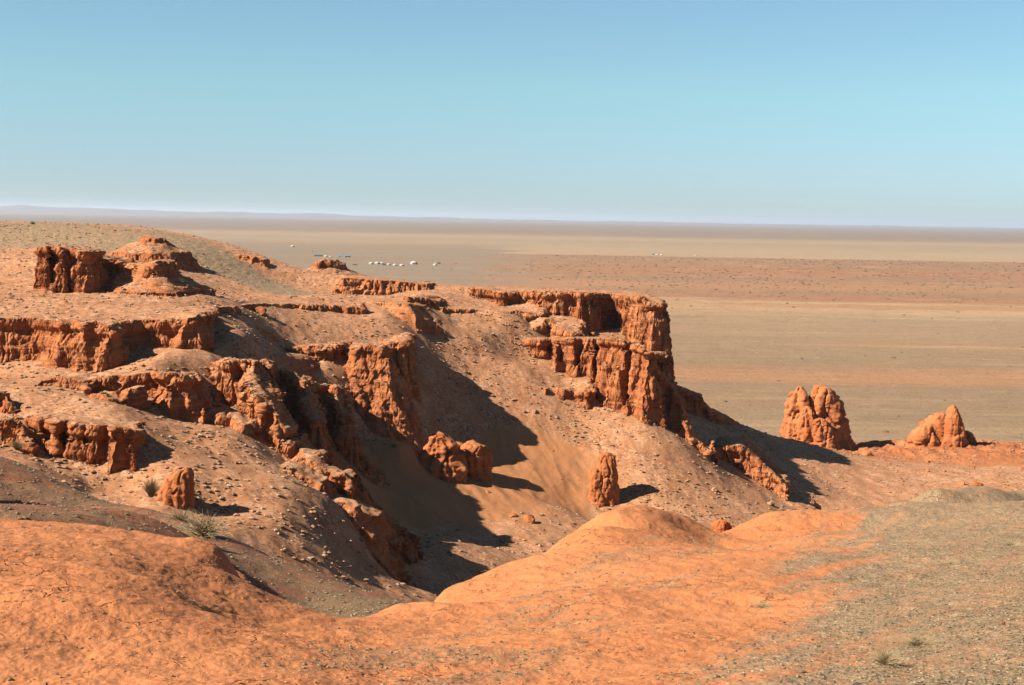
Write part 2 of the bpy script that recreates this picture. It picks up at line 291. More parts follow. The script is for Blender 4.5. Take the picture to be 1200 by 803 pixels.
LEE = [P(*q)[:2] for q in ((120,622,29),(200,628,28),(250,645,27),(274,668,25.6),(284,682,23.2),(289,692,20.8),(295,706,19.9),(312,722,19.3),(345,733,19.1),(390,738,19.6),(430,734,20.5))]
def H(x, y, full=False):
    x = np.asarray(x, float); y = np.asarray(y, float); n = len(x)
    r = np.hypot(x, y)
    idb = np.zeros(n, np.int16); drop = np.zeros(n); hcv = np.ones(n)
    far = r > 40
    h = np.full(n, -50.0)
    f = np.where(far)[0]
    if len(f):
        xx, yy = x[f], y[f]
        hb = BASE(xx, yy)
        hb = hb + .35 * fbm(xx / 9, yy / 9, 0, 4, 2) * sstep(60, 90, r[f]) + .10 * ridged(xx / 3.0 + yy / 9, yy / 6, 0, 2, 5)
        hb = hb + 1.1 * np.exp(-(((xx + 4.5) / 7.0) ** 2 + ((yy - 126) / 6.0) ** 2))
        # a rubble belt at the foot of the cliffs on the right
        rub = sstep(228, 236, yy) * sstep(256, 246, yy) * sstep(44, 52, xx)
        hb = hb + rub * (.5 * ridged(xx / 3.5, yy / 3.5, 0, 3, 9) + .2)
        edge = sstep(262, 300, yy) * sstep(-30, 10, xx)
        hb = hb * (1 - edge) + edge * -4
        hf = hb; ib = np.zeros(len(f), np.int16); df = np.zeros(len(f)); hf_c = np.ones(len(f))
        for i in range(len(MES)):
            b = BB[i]
            g = np.where((xx > b[0]) & (xx < b[1]) & (yy > b[2]) & (yy < b[3]))[0]
            if not len(g): continue
            z, dr, hc = mesa_eval(i, xx[g], yy[g])
            up = z > hf[g]
            gi = g[up]; hf[gi] = z[up]; ib[gi] = i + 1; df[gi] = dr[up]; hf_c[gi] = hc[up]
        h[f] = hf; idb[f] = ib; drop[f] = df; hcv[f] = hf_c
    c = np.where((y < 95) & (y > -60) & (np.abs(x) < 110))[0]
    if len(c):
        xx, yy = x[c], y[c]
        A = HILL_A(xx, yy); Bz = HILL_B(xx, yy)
        rr = r[c]
        cut = sstep(60, 95, yy) * 40
        A = np.minimum(A, 44) - cut; Bz = np.where((xx < 8), Bz, Bz - (xx - 8) * 1.0) - cut - sstep(20, 12, yy) * 6
        q = .5 + rr / 30.
        A = A + .085 * fbm(xx / 2.0, yy / 2.8, 0, 4, 41, gain=.45) * sstep(2, 9, rr) + .022 * fbm(xx / .30, yy / .42, 0, 4, 47, gain=.6) - .0 * sstep(.80, .97, 1 - 3.2 * np.abs(perlin((xx * .75 + yy * .35) / .8 + .35 * perlin(xx / .5, yy / .8, 0, 44), (yy * .7 - xx * .4) / 3.2, 0, 48))) * sstep(-.1, .35, perlin(xx / 1.7, yy / 2.6, 0, 49)) * sstep(24, 15, rr)
        Bz = Bz - (.12 + .4 * sstep(-11, -4, xx)) * sstep(24, 31, yy) + .09 * fbm(xx / 1.8, yy / 1.8, 0, 5, 51)
        best = np.full(len(xx), 1e9); side = np.zeros(len(xx))
        for (ax, ay), (bx, by) in zip(LEE[:-1], LEE[1:]):
            ex, ey = bx - ax, by - ay; tt = np.clip(((xx - ax) * ex + (yy - ay) * ey) / (ex * ex + ey * ey), 0, 1)
            dd = np.hypot(xx - ax - tt * ex, yy - ay - tt * ey); sg = ex * (yy - ay) - ey * (xx - ax)
            c_ = dd < best; best = np.where(c_, dd, best); side = np.where(c_, sg, side)
        A = A - np.where(side > 0, np.minimum(2.3 * np.maximum(best - .06 + .08 * perlin(xx / .4, yy / .4, 0, 57), 0), 3.0), 0) * (best < 4) * sstep(-1.0, -3.1, xx)
        Bz = Bz - (.3 + .3 * np.exp(-((xx + 11.5) / 3.0) ** 2)) * sstep(28, 34, yy) 
        Bz = Bz + 4.6 * np.exp(-(((xx + 14.2) / 1.5) ** 2 + ((yy - 27.2) / 2.4) ** 2)) * (1 + .4 * perlin(xx / .7, yy / .7, 0, 55))
        hh = np.maximum(A, Bz); ii = np.where(A > Bz, 1001, 1002)
        up = hh > h[c]; ci = c[up]
        h[ci] = hh[up]; idb[ci] = ii[up]; drop[ci] = 0; hcv[ci] = 1
    if full: return h, idb, drop, hcv
    return h

# ------------------------------------------------------------------ adaptive triangle sheet
az = np.r_[np.linspace(-180, -46, 50)[:-1], np.linspace(-46, -25, 24)[:-1], np.linspace(-25, 25, 101)[:-1], np.linspace(25, 46, 24)[:-1], np.linspace(46, 180, 50)[:-1]]
rr_ = [1.0]
while rr_[-1] < 345: rr_.append(rr_[-1] * 1.025 + .02)
rr_ = np.array(rr_)
AZg, RRg = np.meshgrid(np.radians(az), rr_, indexing='ij')
vx = (np.sin(AZg) * RRg).ravel(); vy = (np.cos(AZg) * RRg).ravel()
na, nr = AZg.shape
I = np.arange(na)[:, None] * nr + np.arange(nr - 1)[None, :]
J = ((np.arange(na) + 1) % na)[:, None] * nr + np.arange(nr - 1)[None, :]
tri = np.concatenate([np.stack([I, J, J + 1], -1).reshape(-1, 3), np.stack([I, J + 1, I + 1], -1).reshape(-1, 3)])
c0 = len(vx); vx = np.r_[vx, 0]; vy = np.r_[vy, 0]
tri = np.concatenate([tri, np.stack([np.arange(na) * nr, np.full(na, c0), ((np.arange(na) + 1) % na) * nr], -1)[:, ::-1][:, [0, 2, 1]]])
vh, vid, vdr, vhc = H(vx, vy, True)
TOL = 1.75
for it in range(11):
    p = np.c_[vx, vy, vh]; u, v_, zf = proj(p)
    e = np.sort(np.stack([tri, np.roll(tri, -1, 1)], -1), -1)          # T,3,2
    key = e[..., 0].astype(np.int64) * len(vx) + e[..., 1]
    uk, inv = np.unique(key.ravel(), return_inverse=True)
    a = uk // len(vx); b = uk % len(vx)
    d3 = np.sqrt(((p[a] - p[b]) ** 2).sum(1)); dist = np.sqrt(((p[a] + p[b]) ** 2 / 4 - 0).sum(1) * 0 + ((p[a, 0] + p[b, 0]) / 2) ** 2 + ((p[a, 1] + p[b, 1]) / 2) ** 2 + ((p[a, 2] + p[b, 2]) / 2 - CAMZ) ** 2) + .5
    inview = (zf[a] > .5) & (np.minimum(u[a], u[b]) < 1260) & (np.maximum(u[a], u[b]) > -60) & (np.minimum(v_[a], v_[b]) < 840) & (dist < 330)
    sl = np.hypot(u[a] - u[b], v_[a] - v_[b])
    al = d3 / dist * F
    left = (p[a, 0] < -2) & (p[a, 1] > 60) & (p[a, 1] < 260) & (u[a] > -500) & (u[a] < 0)
    mark = (inview & ((sl > TOL * 1.17) | (al > 6.5))) | (left & (al > 14))
    # hidden low ground needs no detail
    mark &= ~((p[a, 2] < -3.5) & (p[b, 2] < -3.5))
    if not mark.any(): break
    ma, mb = a[mark], b[mark]
    nx = (vx[ma] + vx[mb]) / 2; ny = (vy[ma] + vy[mb]) / 2
    nh, nid, ndr, nhc = H(nx, ny, True)
    newi = np.full(len(uk), -1); newi[mark] = len(vx) + np.arange(mark.sum())
    vx = np.r_[vx, nx]; vy = np.r_[vy, ny]; vh = np.r_[vh, nh]; vid = np.r_[vid, nid]; vdr = np.r_[vdr, ndr]; vhc = np.r_[vhc, nhc]
    m3 = newi[inv].reshape(-1, 3); cnt = (m3 >= 0).sum(1)
    out = [tri[cnt == 0]]
    s = cnt == 3; t, m = tri[s], m3[s]
    if len(t): out += [np.stack([t[:, 0], m[:, 0], m[:, 2]], 1), np.stack([m[:, 0], t[:, 1], m[:, 1]], 1), np.stack([m[:, 2], m[:, 1], t[:, 2]], 1), m]
    for k in range(3):
        s = (cnt == 1) & (m3[:, k] >= 0); t, m = tri[s], m3[s, k]
        if len(t): out += [np.stack([t[:, k], m, t[:, (k + 2) % 3]], 1), np.stack([m, t[:, (k + 1) % 3], t[:, (k + 2) % 3]], 1)]
        s = (cnt == 2) & (m3[:, k] < 0); t = tri[s]; m = m3[s]
        if len(t):   # edge k unmarked: edges k+1, k+2 marked
            A_, B_, C_ = t[:, k], t[:, (k + 1) % 3], t[:, (k + 2) % 3]; bc, ca = m[:, (k + 1) % 3], m[:, (k + 2) % 3]
            out += [np.stack([bc, C_, ca], 1), np.stack([A_, B_, bc], 1), np.stack([A_, bc, ca], 1)]
    tri = np.concatenate(out)
print('tris', len(tri), 'verts', len(vx), 'iters', it, round(time.time() - T0, 1), 's')

# normals, then carve the rock in 3D (overhangs, strata, chips)
def vnormals(p, tri):
    fn = np.cross(p[tri[:, 1]] - p[tri[:, 0]], p[tri[:, 2]] - p[tri[:, 0]])
    n = np.zeros_like(p)
    for k in range(3):
        for c in range(3): n[:, c] += np.bincount(tri[:, k], fn[:, c], len(p))
    return n / (np.linalg.norm(n, axis=1)[:, None] + 1e-12)
p = np.c_[vx, vy, vh]
N = vnormals(p, tri)
if N[:, 2].mean() < 0: tri = tri[:, ::-1].copy(); N = -N
rock = (vid > 0) & (vid < 1000)
steep = sstep(.80, .45, N[:, 2])
g = np.where(rock)[0]
x_, y_, z_ = p[g].T
st = steep[g]
Lz = z_ + .5 * perlin(x_ / 9, y_ / 9, 0, 77)
fr = (Lz / 1.15 + .35 * perlin(x_ / 3, y_ / 3, z_ / 6, 78)) % 1.0
q_ = np.where(st > .03)[0]; blk = np.zeros(len(x_))
wx_, wy_, wz_ = x_[q_], y_[q_], z_[q_]; wp = perlin(wx_ / 1.6, wy_ / 1.6, wz_ / 2.5, 111) * .5
c1, v1 = cells(wx_ / 1.9 + wp, wy_ / 1.9 - wp, wz_ / 5.5 + wp * .5, 1); c2, v2 = cells(wx_ / .75 + wp, wy_ / .75 + wp, wz_ / 1.25 + wp, 2)
blk[q_] = .50 * (v1 - .5) * sstep(.0, .14, c1) - .18 * sstep(.12, 0, c1) + .20 * (v2 - .5) * sstep(0, .18, c2) - .06 * sstep(.12, 0, c2)
disp = st * (blk + .17 * fbm(x_ / 2.6, y_ / 2.6, z_ / 3.8, 3, 61, gain=.6) + .14 * fbm(x_ / 7, y_ / 7, Lz / .7, 2, 65) + .12 * fbm(x_ / .7, y_ / .7, z_ / 1.0, 4, 67, gain=.7)
   + .05 * (sstep(.0, .16, fr) - fr) - .10 * sstep(.80, 1.0, 1 - 2.6 * np.abs(perlin(x_ / 1.5 + .3 * perlin(x_, y_, z_ / 2, 73), y_ / 1.5, z_ / 6.5, 74))))
cap = sstep(.0, .12, vdr[g]) * sstep(1.0, .6, vdr[g]) * (.22 + .3 * perlin(x_ / 1.1, y_ / 1.1, z_, 71)) * sstep(1.2, 2.5, vhc[g])
under = sstep(.8, 1.2, vdr[g]) * sstep(2.4, 1.3, vdr[g]) * -.25 * sstep(1.2, 2.5, vhc[g])
nh_ = N[g].copy(); nh_[:, 2] *= .3; nh_ /= np.linalg.norm(nh_, axis=1)[:, None] + 1e-9
hm = (nh_ * ((st * (cap + under) + disp))[:, None])
p[g] += hm
flat = g[N[g][:, 2] > .8]
p[flat, 2] += .10 * fbm(p[flat, 0] / 1.3, p[flat, 1] / 1.3, 0, 3, 81) + .12 * np.maximum(0, perlin(p[flat, 0] / .9, p[flat, 1] / .9, 0, 83) - .15) * 2
N2 = vnormals(p, tri)
print('carved', round(time.time() - T0, 1))

# colour masks: 0 red rock, 1 pale sand, 2 grey gravel; they belong to places on the ground
u, v_, _ = proj(p)
slope = N2[:, 2]
sand = np.zeros(len(p)); grav = np.zeros(len(p))
isb = vid == 0
sand[isb] = .85
pl = rock & (slope > .85)
sand[rock] = sstep(.72, .93, slope[rock]) * .8
X, Y = p[:, 0], p[:, 1]
plat = vid == 1
# grey gravel cover on the crown and the right flank of the far hill
hx = (X - (-20)) ; 
def seg_mask(X, Y, pts, w):
    d = np.full(len(X), 1e9)
    q = [P(*a) for a in pts]
    for a, b in zip(q[:-1], q[1:]):
        ex, ey = b[0] - a[0], b[1] - a[1]; t = np.clip(((X - a[0]) * ex + (Y - a[1]) * ey) / (ex * ex + ey * ey), 0, 1)
        d = np.minimum(d, np.hypot(X - a[0] - t * ex, Y - a[1] - t * ey))
    return sstep(w * 1.25, w * .75, d + w * .35 * fbm(X / (w * .5), Y / (w * .5), 0, 3, 91))
gm = np.maximum(seg_mask(X, Y, [(-100,270,220),(60,270,222),(150,275,212)], 17), seg_mask(X, Y, [(185,275,222),(225,300,212),(265,322,204),(310,337,196),(360,344,190),(410,347,188)], 6.0)) * sstep(.75, .9, N2[:, 2])
grav[plat] = gm[plat]
A_i = vid == 1001; B_i = vid == 1002
sand[A_i] = .12
ra = fbm(X / 3.1 + Y * .1, Y / 3.1, 0, 4, 95)
rot = (X * .5 + Y * .87); rot2 = (X * .87 - Y * .5)
streak = fbm(rot / 3.5, rot2 / .45, 0, 4, 97)
qs = P(640,803,10.4); 
# gravel mantles the right hill: right of a line running from the bottom centre to the crest at the right
lx = X - (1.3 + (Y - 10) * .25)
gA = sstep(-1.0, 1.5, (lx + .25 * np.clip(Y - 8, 0, None) ** .5 * streak) / (1 + Y * .03))
# a lower tongue of gravel through the bottom centre
g2 = seg_mask(X, Y, [(520,803,10.4),(600,760,13.5),(690,700,19.5),(780,660,27),(850,642,34),(960,622,38)], 1.25) * sstep(-.5, .5, streak + .1) * .8
grav[A_i] = np.maximum(gA * (.60 + .38 * sstep(-.45, .35, streak + .5 * fbm(X / 1.1, Y / 1.6, 0, 3, 98))), g2 * .6)[A_i]
sand[A_i] = np.maximum(sand[A_i], gA[A_i] * .75)
grav[B_i] = (.25 + .35 * sstep(-.3, .5, fbm(X / 3, Y / 3, 0, 4, 101)))[B_i]
grav[B_i] = np.maximum(grav[B_i], seg_mask(X, Y, [(0,530,43),(120,568,40.5),(260,616,37),(360,657,34),(470,693,31.5),(540,712,29.5)], 1.3)[B_i] * .9)
grav[B_i] = np.maximum(grav[B_i], seg_mask(X, Y, [(330,700,23),(420,708,24),(480,700,27)], 2.4)[B_i] * .95)
bb = isb & (Y > 225) & (X > 42); sand[bb] = .35
smooth_sand = np.zeros(len(p)); smooth_sand[isb] = np.maximum(seg_mask(X, Y, [(430,545,138),(520,590,146),(590,600,155),(640,590,162)], 7), 0)[isb]

# split into objects: rock walls by kind, sandy slopes, the two near hills
def terrain_object(name, sel, label, mat):
    t = tri[sel]
    used, inv = np.unique(t, return_inverse=True)
    me = bpy.data.meshes.new(name)
    me.vertices.add(len(used)); me.vertices.foreach_set('co', p[used].astype(np.float32).ravel())
    me.loops.add(len(t) * 3); me.loops.foreach_set('vertex_index', inv.astype(np.int32).ravel())
    me.polygons.add(len(t)); me.polygons.foreach_set('loop_start', np.arange(0, len(t) * 3, 3, dtype=np.int32)); me.polygons.foreach_set('loop_total', np.full(len(t), 3, np.int32))
    me.update(calc_edges=True)
    me.polygons.foreach_set('use_smooth', np.ones(len(t), bool))
    for nm, arr in (('sand', sand), ('gravel', grav), ('dune', smooth_sand)):
        at = me.attributes.new(nm, 'FLOAT', 'POINT'); at.data.foreach_set('value', arr[used].astype(np.float32))
    me.materials.append(mat)
    try: me.normals_split_custom_set_from_vertices(N2[used].astype(np.float32))
    except Exception as ex: print(ex)
    o = bpy.data.objects.new(name, me); C.objects.link(o)
    o['kind'] = 'structure'
    if label: o['label'] = label
    return o

# ------------------------------------------------------------------ materials
class NT:
    def __init__(s, name):
        s.m = bpy.data.materials.new(name); s.m.use_nodes = True; s.t = s.m.node_tree; s.b = s.t.nodes['Principled BSDF']
        s.b.inputs['Roughness'].default_value = .95; s.b.inputs['Specular IOR Level'].default_value = .12
        s.geo = s.t.nodes.new('ShaderNodeTexCoord').outputs['Object']
    def n(s, ty, **kw):
        nd = s.t.nodes.new(ty)
        for k, v in kw.items(): setattr(nd, k, v)
        return nd
    def l(s, a, b): s.t.links.new(a, b)
    def val(s, sock, v):
        if hasattr(v, 'type') and hasattr(v, 'links'): s.l(v, sock)
        else: sock.default_value = v
    def noise(s, scale, detail=6, rough=.6, stretch=None, rot=None, dist=0):
        nd = s.n('ShaderNodeTexNoise'); nd.inputs['Scale'].default_value = scale; nd.inputs['Detail'].default_value = detail; nd.inputs['Roughness'].default_value = rough; nd.inputs['Distortion'].default_value = dist
        src = s.geo
        if stretch or rot:
            mp = s.n('ShaderNodeMapping'); s.l(src, mp.inputs[0])
            if stretch: mp.inputs['Scale'].default_value = stretch
            if rot: mp.inputs['Rotation'].default_value = rot
            src = mp.outputs[0]
        s.l(src, nd.inputs['Vector']); return nd.outputs['Fac']
    def voro(s, scale, feature='F1', stretch=None):
        nd = s.n('ShaderNodeTexVoronoi'); nd.feature = feature; nd.inputs['Scale'].default_value = scale
        src = s.geo
        if stretch:
            mp = s.n('ShaderNodeMapping'); s.l(src, mp.inputs[0]); mp.inputs['Scale'].default_value = stretch; src = mp.outputs[0]
        s.l(src, nd.inputs['Vector']); return nd
    def rng(s, v, a, b, c=0., d=1.):
        nd = s.n('ShaderNodeMapRange'); s.val(nd.inputs[0], v)
        for i, q in enumerate((a, b, c, d)): nd.inputs[i + 1].default_value = q
        return nd.outputs[0]
    def math(s, op, a, b=0.0, clamp=False):
        nd = s.n('ShaderNodeMath', operation=op, use_clamp=clamp); s.val(nd.inputs[0], a); s.val(nd.inputs[1], b); return nd.outputs[0]
    def mix(s, f, a, b, mode='MIX'):
        nd = s.n('ShaderNodeMix', data_type='RGBA', blend_type=mode)
        s.val(nd.inputs[0], f)
        for k, q in ((6, a), (7, b)):
            if isinstance(q, tuple): nd.inputs[k].default_value = (*q, 1)
            else: s.l(q, nd.inputs[k])
        return nd.outputs[2]
    def ramp(s, f, stops):
        nd = s.n('ShaderNodeValToRGB'); e = nd.color_ramp.elements
        while len(e) < len(stops): e.new(.5)
        for el, (pp, c) in zip(e, stops): el.position = pp; el.color = (*c, 1)
        s.val(nd.inputs[0], f); return nd.outputs[0]
    def attr(s, nm):
        nd = s.n('ShaderNodeAttribute'); nd.attribute_name = nm; return nd.outputs['Fac']
    def bump(s, h, dist, strength=1., prev=None):
        nd = s.n('ShaderNodeBump'); nd.inputs['Strength'].default_value = strength; nd.inputs['Distance'].default_value = dist
        s.l(h, nd.inputs['Height'])
        if prev is not None: s.l(prev, nd.inputs['Normal'])
        s.l(nd.outputs[0], s.b.inputs['Normal']); return nd.outputs[0]
    def col(s, c): s.l(s.mix(1.0, c, (.86, .85, .84), 'MULTIPLY'), s.b.inputs['Base Color'])

RED1, RED2, RED3 = (.31, .102, .034), (.24, .068, .022), (.37, .145, .058)
def rock_colour(m, sc=1.0):
    n1 = m.noise(.12 * sc, 5, .6); n2 = m.noise(1.1 * sc, 8, .7)
    strata = m.noise(.5 * sc, 5, .6, stretch=(.12, .12, 2.2))
    c = m.ramp(n1, [(.3, RED2), (.5, RED1), (.72, RED3)])
    c = m.mix(m.rng(strata, .52, .68, 0, .45), c, (.32, .135, .058))
    c = m.mix(m.rng(strata, .46, .34, 0, .35), c, (.165, .045, .017))
    c = m.mix(m.rng(n2, .55, .72, 0, .4), c, (.34, .16, .08))
    c = m.mix(m.rng(n2, .43, .30, 0, .4), c, (.145, .04, .016))
    return c
def terrain_mat(name, fine=1.0, near=False, dark=False):
    m = NT(name)
    sa, gr, du = m.attr('sand'), m.attr('gravel'), m.attr('dune')
    rock = rock_colour(m, 1.0 if not near else 2.5)
    if near:
        rock = m.mix(.6, rock, (.41, .158, .06))
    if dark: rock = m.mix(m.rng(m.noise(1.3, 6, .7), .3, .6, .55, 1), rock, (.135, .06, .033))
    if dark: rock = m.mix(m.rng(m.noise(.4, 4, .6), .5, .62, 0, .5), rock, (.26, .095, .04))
    nn = m.noise(.35 * fine, 6, .65); n3 = m.noise(3.5 * fine, 6, .7)
    sandc = m.ramp(nn, [(.32, (.275, .118, .05)), (.5, (.33, .155, .072)), (.7, (.41, .22, .12))])
    sandc = m.mix(m.rng(n3, .40, .62, 0, .45), sandc, (.20, .08, .036))
    pv = m.voro(26 if near else 4.2); sp2 = m.n('ShaderNodeSeparateColor'); m.l(pv.outputs['Color'], sp2.inputs[0])
    patch = m.rng(m.noise(.25 * fine, 4, .6), .4, .6, .25, 1)
    sandc = m.mix(m.math('MULTIPLY', m.rng(sp2.outputs[0], .72, .80, 0, .7), patch), sandc, (.14, .06, .03))
    sandc = m.mix(m.math('MULTIPLY', m.rng(sp2.outputs[1], .80, .86, 0, .7), patch), sandc, (.42, .26, .16))
    sandc = m.mix(du, sandc, (.31, .132, .053))
    nm = m.noise(1.2 * fine, 8, .75)
    f = m.math('ADD', sa, m.rng(nm, .3, .7, -.35, .35)); f = m.rng(f, .35, .65)
    c = m.mix(f, rock, sandc)
    vo = m.voro(9 * fine); spk = m.noise(14 * fine, 4, .8)
    gcol = m.ramp(spk, [(.30, (.045, .038, .026)), (.48, (.125, .105, .065)), (.60, (.19, .155, .10)), (.75, (.36, .29, .19))])
    pb = m.voro(26 if near else 5.0); sepc = m.n('ShaderNodeSeparateColor'); m.l(pb.outputs['Color'], sepc.inputs[0])
    peb = m.ramp(sepc.outputs[0], [(.0, (.06, .048, .030)), (.3, (.125, .102, .060)), (.55, (.175, .138, .080)), (.75, (.22, .155, .088)), (.93, (.27, .145, .07)), (1.0, (.42, .36, .26))])
    bed = m.noise(.9, 4, .7, stretch=(.10, .10, 5.0))
    if not near: c = m.mix(m.math('MULTIPLY', m.rng(bed, .56, .62, 0, .5), m.rng(sa, .5, .2)), c, (.42, .20, .10)); c = m.mix(m.math('MULTIPLY', m.rng(bed, .44, .38, 0, .5), m.rng(sa, .5, .2)), c, (.16, .05, .02))
    gcol = m.mix(.75, gcol, peb)
    gcol = m.mix(m.rng(n3, .38, .66, 0, .75), gcol, (.31, .165, .082))
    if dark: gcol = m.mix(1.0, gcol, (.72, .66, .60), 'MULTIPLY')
    f2 = m.math('ADD', gr, m.rng(m.noise(2.2 * fine, 10, .8), .3, .7, -.4, .4)); f2 = m.rng(f2, .3, .72)
    c = m.mix(f2, c, gcol)
    m.col(c)
    b = m.bump(m.noise(1.3 * fine, 8, .7), .16 / fine, .6)
    b = m.bump(m.noise(7 * fine, 5, .75), .03 / fine, .8, b)
    b = m.bump(m.math('MULTIPLY', m.rng(pb.outputs['Distance'], 0, .5, 1, 0), f2), .012 if near else .05, .8, b)
    if not near: b = m.bump(m.math('MULTIPLY', bed, m.math('MULTIPLY', m.rng(f, 0, 1, 1, 0), m.rng(f2, 0, 1, 1, 0))), .22, .8, b)
    if near:
        cr_ = m.n('ShaderNodeTexVoronoi'); cr_.feature = 'DISTANCE_TO_EDGE'; cr_.inputs['Scale'].default_value = 2.2
        wv = m.n('ShaderNodeTexNoise'); wv.inputs['Scale'].default_value = 3.0; wv.inputs['Detail'].default_value = 6
        m.l(m.geo, wv.inputs['Vector']); vm = m.n('ShaderNodeVectorMath', operation='MULTIPLY_ADD'); m.l(wv.outputs['Color'], vm.inputs[0]); vm.inputs[1].default_value = (.5, .5, .5); m.l(m.geo, vm.inputs[2]); m.l(vm.outputs[0], cr_.inputs['Vector'])
        crk = m.math('MULTIPLY', m.rng(cr_.outputs['Distance'], 0, .035, 0, 1), 1.0)
        gate = m.rng(m.noise(.9, 3, .6), .48, .62)
        crk = m.math('MAXIMUM', crk, m.math('SUBTRACT', 1.0, gate))
        b = m.bump(crk, .05, .9, b)
        m.bump(m.noise(40, 3, .8), .006, .9, b)
    return m.m
MAT_FAR = terrain_mat('cliff_earth', 1.0)
MAT_NEAR = terrain_mat('near_earth', 5.0, True)
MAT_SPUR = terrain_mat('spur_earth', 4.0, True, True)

tid = vid[tri]
maj = np.median(tid, axis=1).astype(int)
names = {}
terrain_object('hill_terrain_near', maj == 1001, 'smooth orange earth ridge and gravelly hill in the foreground', MAT_NEAR)
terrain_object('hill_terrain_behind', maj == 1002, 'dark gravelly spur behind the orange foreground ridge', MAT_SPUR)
terrain_object('terrain_slopes', maj == 0, 'pale stony sand slopes below the cliffs', MAT_FAR)
kinds = {}
for i, m in enumerate(MES): kinds.setdefault(m['name'], []).append(i + 1)
CL = dict(plateau='flat topped orange plateau with a grey crowned hill on it', promontory='tall orange sandstone headland with a dark alcove',
  lower_cliff='fluted orange cliff under the headland', fin='low shadowed rock wall running down from the headland', bench='broken red ledge between the two cliff tiers',
  ledge='small overhung ledge on the stony slope', round_cliff='rounded red cliff beside a dark alcove', middle_cliff='crumbling cliffs around the shadowed bowl', spur='narrow rock rib in the shadowed bowl',
  bluffs='row of small rounded bluffs above the bowl', buttress='large pale orange cone shaped buttress', block='square bluff behind the large buttress', capped_block='fluted cliff block with a pale overhanging cap', low_block='red cliff blocks at the left edge',
  left_bluff='small bluffs under the left plateau rim', low_ridge='jagged low ridge in front of the shadowed bowl', hill_wall='red rock wall on the far left hill', far_mound='red mounds behind the plateau', rim_step='thin rock steps on the plateau')
for nm, ids in kinds.items():
    terrain_object('terrain_' + nm, np.isin(maj, ids), CL[nm], MAT_FAR)
print('terrain objs', round(time.time() - T0, 1))

# ------------------------------------------------------------------ the plain
def link(o, label=None, cat=None, group=None, kind=None, parent=None):
    C.objects.link(o)
    if label: o['label'] = label
    if cat: o['category'] = cat
    if group: o['group'] = group
    if kind: o['kind'] = kind
    if parent: o.parent = parent
    return o
def mesh_np(name, V, Fc, mat, smooth=True):
    me = bpy.data.meshes.new(name); V = np.asarray(V, np.float32); Fc = np.asarray(Fc, np.int32); k = Fc.shape[1]
    me.vertices.add(len(V)); me.vertices.foreach_set('co', V.ravel())
    me.loops.add(Fc.size); me.loops.foreach_set('vertex_index', Fc.ravel())
    me.polygons.add(len(Fc)); me.polygons.foreach_set('loop_start', np.arange(0, Fc.size, k, dtype=np.int32)); me.polygons.foreach_set('loop_total', np.full(len(Fc), k, np.int32))
    me.update(calc_edges=True); me.polygons.foreach_set('use_smooth', np.full(len(Fc), smooth, bool))
    if mat: me.materials.append(mat)
    return me
def plain_z(x, y):
    r = np.hypot(x, y)
    red = sstep(1050, 1150, y) * sstep(1800, 1700, y) * sstep(-80, 60, x)
    b2 = sstep(600, 700, y) * sstep(1000, 900, y)
    z = .5 * fbm(x / 90, y / 90, 0, 3, 201) * sstep(250, 500, r) + (red * 1.6 + b2 * .7) * ridged(x / 60, y / 34, 0, 4, 205) * .8
    return z
aa = np.radians(np.r_[np.linspace(-180, -30, 40)[:-1], np.linspace(-30, 30, 500)[:-1], np.linspace(30, 180, 40)[:-1]])
rg = np.r_[0.01, 60, 120, 180, np.geomspace(230, 3000, 520), np.geomspace(3100, 60000, 60)]
A2, R2 = np.meshgrid(aa, rg, indexing='ij'); X2 = (np.sin(A2) * R2).ravel(); Y2 = (np.cos(A2) * R2).ravel()
Z2 = plain_z(X2, Y2)
na, nr = A2.shape
I = np.arange(na)[:, None] * nr + np.arange(nr - 1)[None, :]; J = ((np.arange(na) + 1) % na)[:, None] * nr + np.arange(nr - 1)[None, :]
Q = np.stack([I, I + 1, J + 1, J], -1).reshape(-1, 4)
m = NT('plain_earth')
sep = m.n('ShaderNodeSeparateXYZ'); m.l(m.geo, sep.inputs[0])
Yv = sep.outputs[1]; Xv = sep.outputs[0]
lg = m.math('LOGARITHM', m.math('MAXIMUM', Yv, 10.0), 10.0)
wob = m.rng(m.noise(.004, 4, .6, stretch=(.25, 1, 1)), .3, .7, -.022, .022)
wob2 = m.rng(m.noise(.05, 4, .6, stretch=(.12, 1, 1)), .3, .7, -.012, .012)
lg = m.math('ADD', lg, m.math('ADD', wob, wob2))
def L(y): return (math.log10(y) - 2.4) / (4.2 - 2.4)
t = m.rng(lg, 2.4, 4.2)
g1, g2_, tan, lt, redc, org, scrub, dk = (.20, .14, .083), (.23, .16, .098), (.27, .21, .135), (.33, .235, .14), (.245, .12, .066), (.285, .15, .078), (.215, .125, .073), (.15, .12, .09)
c = m.ramp(t, [(L(260), g1), (L(300), g2_), (L(340), g1), (L(400), (.205, .14, .085)), (L(415), org), (L(440), (.27, .15, .08)), (L(456), g1), (L(560), g2_), (L(660), (.24,.17,.105)), (L(735), lt), (L(765), org), (L(790), lt), (L(820), redc), (L(900), (.225, .13, .075)), (L(1000), org), (L(1090), scrub), (L(1250), redc), (L(1420), scrub), (L(1740), scrub), (L(1800), (.29, .215, .135)), (L(2300), tan), (L(2900), (.23, .18, .12)), (L(3400), tan), (L(4200), (.165, .13, .095)), (L(5600), dk), (L(15000), (.15, .12, .10))][:32])
